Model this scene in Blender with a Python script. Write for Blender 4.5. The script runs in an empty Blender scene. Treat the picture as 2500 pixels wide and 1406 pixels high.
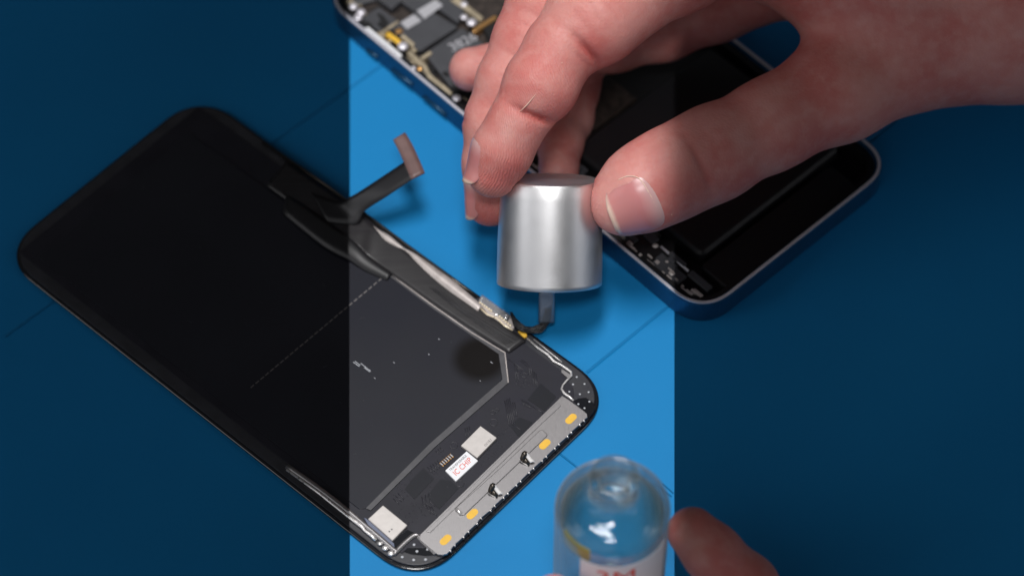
import bpy, bmesh, math, random
import numpy as np
from mathutils import Vector, Matrix

random.seed(7)
rng = np.random.default_rng(3)
SC = bpy.context.scene
COL = SC.collection
MM = 0.001

# ------------------------------------------------------------------ camera
ELEV = math.radians(54.0)
DIST = 700.0                       # mm, camera to the mat at the picture centre
FPX = 6720.0                       # focal length in pixels of the 2500 px wide photo
R = np.array([1.0, 0.0, 0.0])
U = np.array([0.0, math.sin(ELEV), math.cos(ELEV)])
T = np.array([0.0, -math.cos(ELEV), math.sin(ELEV)])
CAM = T * DIST
ROT = Matrix(((R[0], U[0], T[0]), (R[1], U[1], T[1]), (R[2], U[2], T[2])))

cam = bpy.data.cameras.new('camera')
cam.sensor_width = 36.0
cam.lens = 36.0 * FPX / 2500.0
cam.clip_start = 0.02
cam.clip_end = 20.0
cam.dof.use_dof = True
cam.dof.focus_distance = (DIST - 32.0) * MM
cam.dof.aperture_fstop = 8.0
camo = bpy.data.objects.new('camera', cam)
COL.objects.link(camo)
camo.matrix_world = Matrix.Translation(Vector(CAM * MM)) @ ROT.to_4x4()
SC.camera = camo

# ------------------------------------------------------------------ room light (soft, dim)
world = bpy.data.worlds.new('World')
SC.world = world
world.use_nodes = True
wn, wl = world.node_tree.nodes, world.node_tree.links
bg = wn['Background']
tc = wn.new('ShaderNodeTexCoord')


def wbox(direction, size, softness, colour, strength, prev):
    """a soft bright patch added to the room light around a direction"""
    d = wn.new('ShaderNodeVectorMath'); d.operation = 'DOT_PRODUCT'
    wl.new(tc.outputs['Generated'], d.inputs[0])
    v = Vector(direction).normalized()
    d.inputs[1].default_value = v
    mr = wn.new('ShaderNodeMapRange'); mr.interpolation_type = 'SMOOTHSTEP'
    c = math.cos(math.radians(size))
    c2 = math.cos(math.radians(size + softness))
    mr.inputs['From Min'].default_value = c2
    mr.inputs['From Max'].default_value = c
    wl.new(d.outputs['Value'], mr.inputs['Value'])
    mx = wn.new('ShaderNodeMix'); mx.data_type = 'RGBA'; mx.blend_type = 'MIX'
    wl.new(mr.outputs['Result'], mx.inputs['Factor'])
    if isinstance(prev, tuple):
        mx.inputs[6].default_value = prev
    else:
        wl.new(prev, mx.inputs[6])
    mx.inputs[7].default_value = (colour[0] * strength, colour[1] * strength, colour[2] * strength, 1)
    return mx.outputs[2]


w0 = (0.020, 0.020, 0.020, 1)
w1 = wbox((-0.50, -0.76, 0.36), 24, 20, (1.0, 1.0, 1.03), 0.50, w0)   # added bright patch left behind the camera, for the cap's reflection
w2 = wbox((0.97, -0.30, 0.12), 12, 14, (0.93, 0.97, 1.06), 0.55, w1)     # small added patch far right, brightens the cap's right edge
w3 = wbox((-0.05, 0.62, 0.80), 14, 16, (1, 1, 1.04), 0.085, w2)        # dim ceiling over the bench
w4 = wbox((-0.86, -0.22, 0.42), 11, 4, (1.0, 1.0, 1.02), 2.3, w3)      # strong patch added on the left, mirrored in the bottle's shoulder
w4 = wbox((0.86, -0.20, 0.42), 7, 3, (1.0, 1.0, 1.02), 2.3, w4)  # its counterpart added on the right for bottle highlights
wl.new(w4, bg.inputs['Color'])
bg.inputs['Strength'].default_value = 0.85

# ------------------------------------------------------------------ added lamps, beams cut in the shader to dim both sides
def slot_light(name, pos, z0, sx, sy, energy, colour):
    """an added soft lamp; its shader cuts the beam to one slot of plane z0"""
    Q = np.array(pos, float)
    L = bpy.data.lights.new(name, 'AREA'); L.shape = 'ELLIPSE'; L.size = sx * MM; L.size_y = sy * MM; L.energy = energy; L.color = colour
    L.use_nodes = True
    n, l = L.node_tree.nodes, L.node_tree.links
    geo = n.new('ShaderNodeNewGeometry')

    def vec(op, a, b, out='Vector'):
        x = n.new('ShaderNodeVectorMath'); x.operation = op
        for i, q in enumerate((a, b)):
            if isinstance(q, (tuple, list, np.ndarray)): x.inputs[i].default_value = tuple(float(c) for c in q)
            else: l.new(q, x.inputs[i])
        return x.outputs[out]

    def mth(op, a, b=0.0):
        x = n.new('ShaderNodeMath'); x.operation = op
        for i, q in enumerate((a, b)):
            if isinstance(q, (int, float)): x.inputs[i].default_value = q
            else: l.new(q, x.inputs[i])
        return x.outputs[0]
    sp = n.new('ShaderNodeSeparateXYZ'); l.new(geo.outputs['Position'], sp.inputs[0])
    si = n.new('ShaderNodeSeparateXYZ'); l.new(geo.outputs['Incoming'], si.inputs[0])
    tt = mth('DIVIDE', mth('SUBTRACT', z0 * MM, sp.outputs['Z']), si.outputs['Z'])
    sc = n.new('ShaderNodeVectorMath'); sc.operation = 'SCALE'; l.new(geo.outputs['Incoming'], sc.inputs[0]); l.new(tt, sc.inputs['Scale'])
    X = vec('ADD', geo.outputs['Position'], sc.outputs['Vector'])          # where this ray meets the bench
    # the slot on the bench: two straight cuts in the beam that meet at an apex in front of the bench
    apex = CAM - U * (CAM[2] - z0) / U[2]
    half = 0.0589 * DIST / np.linalg.norm((np.array([0.0, 0.0, z0]) - apex))   # half width per mm of distance from the apex
    Y = mth('SUBTRACT', vec('DOT_PRODUCT', X, (0, 1, 0), 'Value'), float(apex[1] * MM))
    XX = mth('ABSOLUTE', vec('DOT_PRODUCT', X, (1, 0, 0), 'Value'))
    l.new(mth('LESS_THAN', XX, mth('MULTIPLY', Y, float(half))), n['Emission'].inputs['Strength'])
    o = bpy.data.objects.new(name, L); COL.objects.link(o)
    zv = Q / np.linalg.norm(Q); xv = np.cross([0, 1, 0], zv); xv /= np.linalg.norm(xv); yv = np.cross(zv, xv)
    o.matrix_world = Matrix.Translation(Vector(Q * MM)) @ Matrix(((xv[0], yv[0], zv[0]), (xv[1], yv[1], zv[1]), (xv[2], yv[2], zv[2]))).to_4x4()
    return o


slot_light('added_key_lamp', (-60.0, 40.0, 820.0), 0.5, 200.0, 360.0, 5.0, (1.0, 0.985, 0.975))  # added overhead key, cut so the view's sides stay dim
slot_light('added_fill_lamp', (0.0, -335.0, 665.0), 0.5, 150.0, 120.0, 1.6, (1.0, 0.985, 0.98))  # added fill for the shadow under the cap, same cut beam

SC.view_settings.view_transform = 'Standard'
SC.view_settings.look = 'None'
SC.view_settings.exposure = 0.0
SC.view_settings.gamma = 1.0
SC.view_settings.use_curve_mapping = False
SC.cycles.max_bounces = 14
SC.cycles.transmission_bounces = 12
SC.cycles.transparent_max_bounces = 12
SC.cycles.sample_clamp_indirect = 3.0
SC.cycles.use_denoising = True


# ------------------------------------------------------------------ helpers
def at(px, py, z=0.0):
    """the point of the horizontal plane z (mm) seen at a photo pixel"""
    d = R * (px - 1250.0) / FPX - U * (py - 703.0) / FPX - T
    return CAM + d * (z - CAM[2]) / d[2]


def cp(px, py, t):
    """camera-aligned coordinates (mm): a pixel, t mm nearer than DIST"""
    k = (DIST - t) / FPX
    return np.array([(px - 1250.0) * k, -(py - 703.0) * k, t])


def c2w(p):
    return R * p[0] + U * p[1] + T * p[2]


ORG = {}


def empty(name, loc=(0, 0, 0)):
    o = bpy.data.objects.new(name, None)
    o.empty_display_size = 0.01
    COL.objects.link(o)
    o.location = Vector(loc) * MM
    ORG[o.name] = np.array(loc, float)
    return o


def tag(o, label=None, cat=None, group=None, kind=None):
    if label: o['label'] = label
    if cat: o['category'] = cat
    if group: o['group'] = group
    if kind: o['kind'] = kind
    return o


class MB:
    def __init__(s):
        s.v = []; s.f = []; s.uv = []

    def add(s, vs, fs, uvs=None):
        b = len(s.v)
        s.v += [tuple(float(c) for c in v) for v in vs]
        s.uv += ([tuple(u) for u in uvs] if uvs is not None else [(0, 0)] * len(vs))
        s.f += [tuple(i + b for i in f) for f in fs]
        return s

    def prism(s, poly, z0, z1):
        """poly: world xy points (mm)"""
        n = len(poly)
        a = sum(poly[i][0] * poly[(i + 1) % n][1] - poly[(i + 1) % n][0] * poly[i][1] for i in range(n))
        if a < 0: poly = list(poly)[::-1]
        vs = [(p[0], p[1], z0) for p in poly] + [(p[0], p[1], z1) for p in poly]
        fs = [tuple(range(n - 1, -1, -1)), tuple(range(n, 2 * n))]
        fs += [(i, (i + 1) % n, n + (i + 1) % n, n + i) for i in range(n)]
        return s.add(vs, fs)

    def ppoly(s, pts, z0, z1):
        """prism from photo pixels, traced where its top lies (z1)"""
        return s.prism([at(p[0], p[1], z1)[:2] for p in pts], z0, z1)

    def box(s, c, ex, ey, ez, hx, hy, hz):
        c = np.array(c, float); ex, ey, ez = (np.array(e, float) / np.linalg.norm(e) for e in (ex, ey, ez))
        vs = []
        for k in (-1, 1):
            for j in (-1, 1):
                for i in (-1, 1):
                    vs.append(c + ex * hx * i + ey * hy * j + ez * hz * k)
        return s.add(vs, [(0, 2, 3, 1), (4, 5, 7, 6), (0, 1, 5, 4), (1, 3, 7, 5), (3, 2, 6, 7), (2, 0, 4, 6)])

    def tube(s, pts, rads, n=8, flat=1.0):
        pts = [np.array(p, float) for p in pts]
        if not hasattr(rads, '__len__'): rads = [rads] * len(pts)
        vs = []; m = len(pts)
        ref = None
        for i, p in enumerate(pts):
            d = pts[min(i + 1, m - 1)] - pts[max(i - 1, 0)]
            d = d / (np.linalg.norm(d) + 1e-9)
            if ref is None:
                ref = np.cross(d, [0.13, 0.2, 0.97]); 
            ref = ref - d * (ref @ d); ref /= np.linalg.norm(ref) + 1e-9
            o2 = np.cross(d, ref)
            for k in range(n):
                a = 2 * math.pi * k / n
                vs.append(p + (ref * math.cos(a) + o2 * math.sin(a) * flat) * rads[i])
        fs = []
        for i in range(m - 1):
            for k in range(n):
                k2 = (k + 1) % n
                fs.append((i * n + k, i * n + k2, (i + 1) * n + k2, (i + 1) * n + k))
        fs.append(tuple(range(n - 1, -1, -1))); fs.append(tuple((m - 1) * n + k for k in range(n)))
        return s.add(vs, fs)

    def ball(s, c, r, nu=12, nv=8, sc=(1, 1, 1)):
        vs = []; c = np.array(c, float)
        for j in range(1, nv):
            th = math.pi * j / nv
            for i in range(nu):
                ph = 2 * math.pi * i / nu
                vs.append(c + np.array([math.sin(th) * math.cos(ph) * sc[0], math.sin(th) * math.sin(ph) * sc[1], math.cos(th) * sc[2]]) * r)
        top = len(vs); vs.append(c + np.array([0, 0, r * sc[2]])); vs.append(c - np.array([0, 0, r * sc[2]]))
        fs = []
        for j in range(nv - 2):
            for i in range(nu):
                a = j * nu + i; b = j * nu + (i + 1) % nu
                fs.append((a, a + nu, b + nu, b))
        for i in range(nu):
            fs.append((top, i, (i + 1) % nu))
            fs.append((top + 1, (nv - 2) * nu + (i + 1) % nu, (nv - 2) * nu + i))
        return s.add(vs, fs)

    def lathe(s, prof, o, ax, ex, n=64):
        """prof: (r, h) pairs; a closed surface if it starts and ends at r=0"""
        o = np.array(o, float); ax = np.array(ax, float) / np.linalg.norm(ax)
        ex = np.array(ex, float); ex = ex - ax * (ex @ ax); ex /= np.linalg.norm(ex); ey = np.cross(ax, ex)
        rows = []; vs = []
        for (r, h) in prof:
            if r < 1e-6:
                rows.append([len(vs)]); vs.append(o + ax * h)
            else:
                rows.append(list(range(len(vs), len(vs) + n)))
                for k in range(n):
                    a = 2 * math.pi * k / n
                    vs.append(o + ax * h + (ex * math.cos(a) + ey * math.sin(a)) * r)
        fs = []
        for A, B in zip(rows[:-1], rows[1:]):
            for k in range(n):
                k2 = (k + 1) % n
                if len(A) == 1 and len(B) == 1: continue
                if len(A) == 1: fs.append((A[0], B[k2], B[k]))
                elif len(B) == 1: fs.append((A[k], A[k2], B[0]))
                else: fs.append((A[k], A[k2], B[k2], B[k]))
        return s.add(vs, fs)

    def strip(s, secs, thick, nsub=6, nw=4, bulge=0.0):
        """ribbon from cross sections ((x,y,z),(x,y,z)) in world mm, smoothly interpolated, with thickness"""
        A = np.array([a for a, b in secs], float); B = np.array([b for a, b in secs], float)

        def cat(P, u):
            i = int(min(max(math.floor(u), 0), len(P) - 2)); f = u - i
            p0 = P[max(i - 1, 0)]; p1 = P[i]; p2 = P[i + 1]; p3 = P[min(i + 2, len(P) - 1)]
            return 0.5 * ((2 * p1) + (-p0 + p2) * f + (2 * p0 - 5 * p1 + 4 * p2 - p3) * f * f + (-p0 + 3 * p1 - 3 * p2 + p3) * f ** 3)
        n = (len(secs) - 1) * nsub + 1
        top = []
        uvs = []
        for i in range(n):
            u = i / nsub; a = cat(A, u); b = cat(B, u)
            for j in range(nw + 1):
                f = j / nw
                p = a * (1 - f) + b * f + np.array([0, 0, bulge * 4 * f * (1 - f)])
                top.append(p); uvs.append((i / (n - 1), f))
        m = nw + 1; N = len(top)
        vs = top + [p - np.array([0, 0, thick]) for p in top]
        fs = []
        for i in range(n - 1):
            for j in range(nw):
                q = (i * m + j, i * m + j + 1, (i + 1) * m + j + 1, (i + 1) * m + j)
                fs.append(q); fs.append(tuple(N + k for k in q[::-1]))
            fs.append((i * m, (i + 1) * m, N + (i + 1) * m, N + i * m))
            fs.append((i * m + nw, N + i * m + nw, N + (i + 1) * m + nw, (i + 1) * m + nw))
        for i in (0, n - 1):
            for j in range(nw):
                fs.append((i * m + j, N + i * m + j, N + i * m + j + 1, i * m + j + 1))
        return s.add(vs, fs, uvs + uvs)

    def build(s, name, mat, parent=None, smooth=False, bevel=0.0, seg=2, org=None):
        o_ = np.array(org if org is not None else (ORG[parent.name] if parent else (0, 0, 0)), float)
        me = bpy.data.meshes.new(name)
        me.from_pydata([tuple((np.array(v) - o_) * MM) for v in s.v], [], s.f)
        if any(u != (0, 0) for u in s.uv):
            ul = me.uv_layers.new(name='UVMap')
            for li, l in enumerate(me.loops):
                ul.data[li].uv = s.uv[l.vertex_index]
        bm = bmesh.new(); bm.from_mesh(me)
        bmesh.ops.recalc_face_normals(bm, faces=bm.faces)
        bm.to_mesh(me); bm.free()
        me.materials.append(mat)
        if smooth:
            me.polygons.foreach_set('use_smooth', [True] * len(me.polygons))
        o = bpy.data.objects.new(name, me)
        COL.objects.link(o)
        if parent:
            o.parent = parent; ORG[o.name] = o_
        else:
            o.location = Vector(o_) * MM; ORG[o.name] = o_
        if bevel:
            m = o.modifiers.new('bevel', 'BEVEL'); m.width = bevel * MM; m.segments = seg
            m.limit_method = 'ANGLE'; m.angle_limit = math.radians(35); m.harden_normals = False
        return o


def part(name, mat, parent, fn, **k):
    m = MB(); fn(m); return m.build(name, mat, parent, **k)


# ------------------------------------------------------------------ materials
def mat(name, col, rough=0.5, metal=0.0, spec=0.5, noise=0.0, nscale=300.0, bump=0.0, bscale=800.0,
        rvar=0.0, sss=0.0, coat=0.0, stretch=None, col2=None):
    m = bpy.data.materials.new(name); m.use_nodes = True
    n, l = m.node_tree.nodes, m.node_tree.links
    b = n['Principled BSDF']
    b.inputs['Base Color'].default_value = (*col, 1)
    b.inputs['Roughness'].default_value = rough
    b.inputs['Metallic'].default_value = metal
    b.inputs['Specular IOR Level'].default_value = spec
    b.inputs['Coat Weight'].default_value = coat
    b.inputs['Coat Roughness'].default_value = 0.08
    t = n.new('ShaderNodeTexCoord'); mp = n.new('ShaderNodeMapping')
    l.new(t.outputs['Object'], mp.inputs['Vector'])
    if stretch:
        mp.inputs['Rotation'].default_value = (0, 0, stretch[0]); mp.inputs['Scale'].default_value = stretch[1]
    if noise or rvar:
        x = n.new('ShaderNodeTexNoise'); x.inputs['Scale'].default_value = nscale; x.inputs['Detail'].default_value = 5
        l.new(mp.outputs['Vector'], x.inputs['Vector'])
        if noise:
            mx = n.new('ShaderNodeMix'); mx.data_type = 'RGBA'
            c2 = col2 or tuple(max(0, c * (1 - noise)) for c in col)
            c1 = col if col2 else tuple(min(1, c * (1 + noise)) for c in col)
            mx.inputs[6].default_value = (*c1, 1); mx.inputs[7].default_value = (*c2, 1)
            mr = n.new('ShaderNodeMapRange'); mr.inputs['From Min'].default_value = 0.35; mr.inputs['From Max'].default_value = 0.65
            l.new(x.outputs['Fac'], mr.inputs['Value']); l.new(mr.outputs['Result'], mx.inputs['Factor'])
            l.new(mx.outputs[2], b.inputs['Base Color'])
        if rvar:
            mr2 = n.new('ShaderNodeMapRange'); mr2.inputs['From Min'].default_value = 0.3; mr2.inputs['From Max'].default_value = 0.7
            mr2.inputs['To Min'].default_value = rough - rvar; mr2.inputs['To Max'].default_value = rough + rvar
            l.new(x.outputs['Fac'], mr2.inputs['Value']); l.new(mr2.outputs['Result'], b.inputs['Roughness'])
    if bump:
        x2 = n.new('ShaderNodeTexNoise'); x2.inputs['Scale'].default_value = bscale; x2.inputs['Detail'].default_value = 4
        l.new(mp.outputs['Vector'], x2.inputs['Vector'])
        bp = n.new('ShaderNodeBump'); bp.inputs['Strength'].default_value = 1.0; bp.inputs['Distance'].default_value = bump * MM
        l.new(x2.outputs['Fac'], bp.inputs['Height']); l.new(bp.outputs['Normal'], b.inputs['Normal'])
    return m


DA = math.radians(-41.6)     # direction of the display's long edge
M = {}
M['gloss_black'] = mat('gloss_black_glass', (0.008, 0.009, 0.012), 0.16, spec=0.6, bump=0.01, bscale=250)
M['bezel'] = mat('black_bezel_plastic', (0.030, 0.031, 0.038), 0.36, noise=0.2, rvar=0.08, bump=0.02, bscale=900)
M['flex_dark'] = mat('dark_flex_film', (0.018, 0.017, 0.019), 0.36, spec=0.4, noise=0.25, nscale=60, rvar=0.08, bump=0.012, bscale=60,
                     stretch=(-DA, (1, 18, 1)))
M['flex_low'] = mat('slate_flex_film', (0.021, 0.021, 0.029), 0.42, spec=0.25, noise=0.12, nscale=120, rvar=0.08, bump=0.03, bscale=260)
M['flex_patch'] = mat('dark_slate_patch', (0.013, 0.014, 0.019), 0.42, spec=0.22, noise=0.1, nscale=150, rvar=0.05)
M['trace'] = mat('raised_trace', (0.034, 0.034, 0.042), 0.34)
M['tape'] = mat('grey_edge_tape', (0.068, 0.068, 0.075), 0.38, noise=0.12, nscale=400)
M['silver'] = mat('brushed_steel', (0.31, 0.30, 0.305), 0.40, metal=0.85, noise=0.06, nscale=500, rvar=0.08, bump=0.012, bscale=1500,
                  stretch=(-DA, (14, 1, 1)))
M['bright_metal'] = mat('bright_metal', (0.88, 0.86, 0.85), 0.30, metal=0.7, rvar=0.1, nscale=700)
M['rail'] = mat('beige_metal_rail', (0.52, 0.47, 0.45), 0.42, metal=0.3, noise=0.15, nscale=300)
M['chip'] = mat('nickel_chip_lid', (0.56, 0.53, 0.51), 0.42, metal=0.35, noise=0.05, nscale=500, bump=0.006, bscale=2500)
M['white'] = mat('white_label_paper', (0.82, 0.83, 0.86), 0.5)
M['red_ink'] = mat('red_ink', (0.72, 0.06, 0.03), 0.5)
M['black_ink'] = mat('black_ink', (0.04, 0.04, 0.05), 0.5)
M['grey_ink'] = mat('grey_ink', (0.13, 0.12, 0.12), 0.5)
M['yellow'] = mat('yellow_pad', (0.80, 0.47, 0.045), 0.5, noise=0.06, nscale=600)
M['gold'] = mat('gold_pad', (0.75, 0.42, 0.16), 0.3, metal=0.8)
M['cream'] = mat('cream_contact', (0.95, 0.82, 0.62), 0.28, metal=0.5)
M['dark_metal'] = mat('dark_metal', (0.09, 0.08, 0.07), 0.3, metal=0.9)
M['white_dot'] = mat('white_dot', (0.48, 0.50, 0.54), 0.4)
M['petal'] = mat('pale_spring_metal', (0.86, 0.84, 0.82), 0.35, metal=0.15)
M['bristle'] = mat('black_bristle', (0.010, 0.011, 0.014), 0.35)
M['shield'] = mat('dark_grey_shield', (0.055, 0.057, 0.065), 0.5, noise=0.08, nscale=200)
M['cavity'] = mat('black_cavity', (0.006, 0.006, 0.007), 0.5)
M['battery'] = mat('black_battery_film', (0.010, 0.010, 0.012), 0.45, bump=0.03, bscale=300)
M['grey_label'] = mat('pale_grey_label', (0.42, 0.42, 0.45), 0.5)
M['blue_metal'] = mat('blue_anodised_frame', (0.010, 0.075, 0.17), 0.35, metal=0.4, noise=0.08)
M['rim'] = mat('polished_rim', (0.72, 0.70, 0.76), 0.32, metal=0.35)
M['tan_board'] = mat('tan_board_edge', (0.45, 0.38, 0.27), 0.4, metal=0.3, noise=0.2, nscale=400)
M['brown_board'] = mat('brown_board', (0.035, 0.026, 0.022), 0.5, noise=0.5, nscale=500)
M['stiffener'] = mat('brown_stiffener', (0.15, 0.09, 0.085), 0.4, noise=0.1)
M['ribbon'] = mat('black_ribbon', (0.012, 0.012, 0.014), 0.42, bump=0.04, bscale=120)


def fuse_cap_material():
    m = bpy.data.materials.new('satin_aluminium'); m.use_nodes = True
    n, l = m.node_tree.nodes, m.node_tree.links; b = n['Principled BSDF']
    b.inputs['Metallic'].default_value = 1.0
    b.inputs['Base Color'].default_value = (0.80, 0.80, 0.81, 1)
    t = n.new('ShaderNodeTexCoord')
    x = n.new('ShaderNodeTexNoise'); x.inputs['Scale'].default_value = 2600; x.inputs['Detail'].default_value = 3
    y = n.new('ShaderNodeTexNoise'); y.inputs['Scale'].default_value = 180; y.inputs['Detail'].default_value = 5
    l.new(t.outputs['Object'], x.inputs['Vector']); l.new(t.outputs['Object'], y.inputs['Vector'])
    mr = n.new('ShaderNodeMapRange'); mr.inputs['To Min'].default_value = 0.34; mr.inputs['To Max'].default_value = 0.50
    l.new(y.outputs['Fac'], mr.inputs['Value']); l.new(mr.outputs['Result'], b.inputs['Roughness'])
    bp = n.new('ShaderNodeBump'); bp.inputs['Strength'].default_value = 1.0; bp.inputs['Distance'].default_value = 0.014 * MM
    l.new(x.outputs['Fac'], bp.inputs['Height']); l.new(bp.outputs['Normal'], b.inputs['Normal'])
    return m


M['cap'] = fuse_cap_material()


def thin_clear(name, tint, gloss_rough=0.12, mixf=0.10, milky=0.10, milk=(0.5, 0.6, 0.75)):
    m = bpy.data.materials.new(name); m.use_nodes = True
    n, l = m.node_tree.nodes, m.node_tree.links
    n.remove(n['Principled BSDF']); out = n['Material Output']
    tr = n.new('ShaderNodeBsdfTransparent'); tr.inputs['Color'].default_value = (*tint, 1)
    gl = n.new('ShaderNodeBsdfGlossy'); gl.inputs['Roughness'].default_value = gloss_rough
    df = n.new('ShaderNodeBsdfDiffuse'); df.inputs['Color'].default_value = (*milk, 1)
    fr = n.new('ShaderNodeLayerWeight'); fr.inputs['Blend'].default_value = 0.25
    ad = n.new('ShaderNodeMath'); ad.operation = 'ADD'; ad.inputs[1].default_value = mixf; ad.use_clamp = True
    l.new(fr.outputs['Fresnel'], ad.inputs[0])
    m1 = n.new('ShaderNodeMixShader'); m1.inputs[0].default_value = milky
    l.new(tr.outputs[0], m1.inputs[1]); l.new(df.outputs[0], m1.inputs[2])
    m2 = n.new('ShaderNodeMixShader'); l.new(ad.outputs[0], m2.inputs[0])
    l.new(m1.outputs[0], m2.inputs[1]); l.new(gl.outputs[0], m2.inputs[2])
    l.new(m2.outputs[0], out.inputs['Surface'])
    return m


M['stem'] = thin_clear('clear_plastic_stem', (0.92, 0.96, 1.0), 0.15, 0.10, 0.16)


def clear_thick(name, tint, ior, refr, colour, refl=0.75, edge=0.85, rim_sheen=0.0):
    """mostly lets light straight through, partly bends it, and mirrors the room at its surface"""
    m = bpy.data.materials.new(name); m.use_nodes = True
    n, l = m.node_tree.nodes, m.node_tree.links
    n.remove(n['Principled BSDF']); out = n['Material Output']
    tr = n.new('ShaderNodeBsdfTransparent'); tr.inputs['Color'].default_value = (*tint, 1)
    rf = n.new('ShaderNodeBsdfRefraction'); rf.inputs['IOR'].default_value = ior; rf.inputs['Roughness'].default_value = 0.02
    rf.inputs['Color'].default_value = (*colour, 1)
    gl = n.new('ShaderNodeBsdfGlossy'); gl.inputs['Roughness'].default_value = 0.06
    lw = n.new('ShaderNodeLayerWeight'); lw.inputs['Blend'].default_value = 0.5
    pw = n.new('ShaderNodeMath'); pw.operation = 'POWER'; l.new(lw.outputs['Facing'], pw.inputs[0]); pw.inputs[1].default_value = 2.6
    fr = n.new('ShaderNodeMath'); fr.operation = 'MULTIPLY_ADD'; l.new(pw.outputs[0], fr.inputs[0]); fr.inputs[1].default_value = refl; fr.inputs[2].default_value = 0.035
    ed = n.new('ShaderNodeMath'); ed.operation = 'POWER'; l.new(lw.outputs['Facing'], ed.inputs[0]); ed.inputs[1].default_value = 3.0
    ec = n.new('ShaderNodeMix'); ec.data_type = 'RGBA'; l.new(ed.outputs[0], ec.inputs['Factor'])      # longer way through the glass at its edges
    ec.inputs[6].default_value = (*tint, 1); ec.inputs[7].default_value = tuple(c * c * edge for c in tint) + (1,)
    l.new(ec.outputs[2], tr.inputs['Color'])
    m1 = n.new('ShaderNodeMixShader'); m1.inputs[0].default_value = refr
    l.new(tr.outputs[0], m1.inputs[1]); l.new(rf.outputs[0], m1.inputs[2])
    m2 = n.new('ShaderNodeMixShader'); l.new(fr.outputs[0], m2.inputs[0]); l.new(m1.outputs[0], m2.inputs[1]); l.new(gl.outputs[0], m2.inputs[2])
    if rim_sheen:
        hz = n.new('ShaderNodeMath'); hz.operation = 'MULTIPLY'; l.new(ed.outputs[0], hz.inputs[0]); hz.inputs[1].default_value = rim_sheen
        df = n.new('ShaderNodeBsdfDiffuse'); df.inputs['Color'].default_value = (0.62, 0.66, 0.66, 1)  # pale rim colour stands in for bright reflections on the glass edges
        m3 = n.new('ShaderNodeMixShader'); l.new(hz.outputs[0], m3.inputs[0]); l.new(m2.outputs[0], m3.inputs[1]); l.new(df.outputs[0], m3.inputs[2])
        m2 = m3
    l.new(m2.outputs[0], out.inputs['Surface'])
    return m


M['glass'] = clear_thick('clear_bottle_glass', (0.97, 0.985, 0.98), 1.14, 0.30, (0.97, 0.99, 0.98), rim_sheen=0.65)
M['liquid'] = clear_thick('clear_cleaning_liquid', (0.93, 0.985, 0.96), 1.10, 0.08, (0.9, 0.98, 0.93), 0.12)
M['film'] = thin_clear('clear_film', (0.85, 0.87, 0.9), 0.1, 0.12, 0.15, (0.6, 0.6, 0.6))


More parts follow.
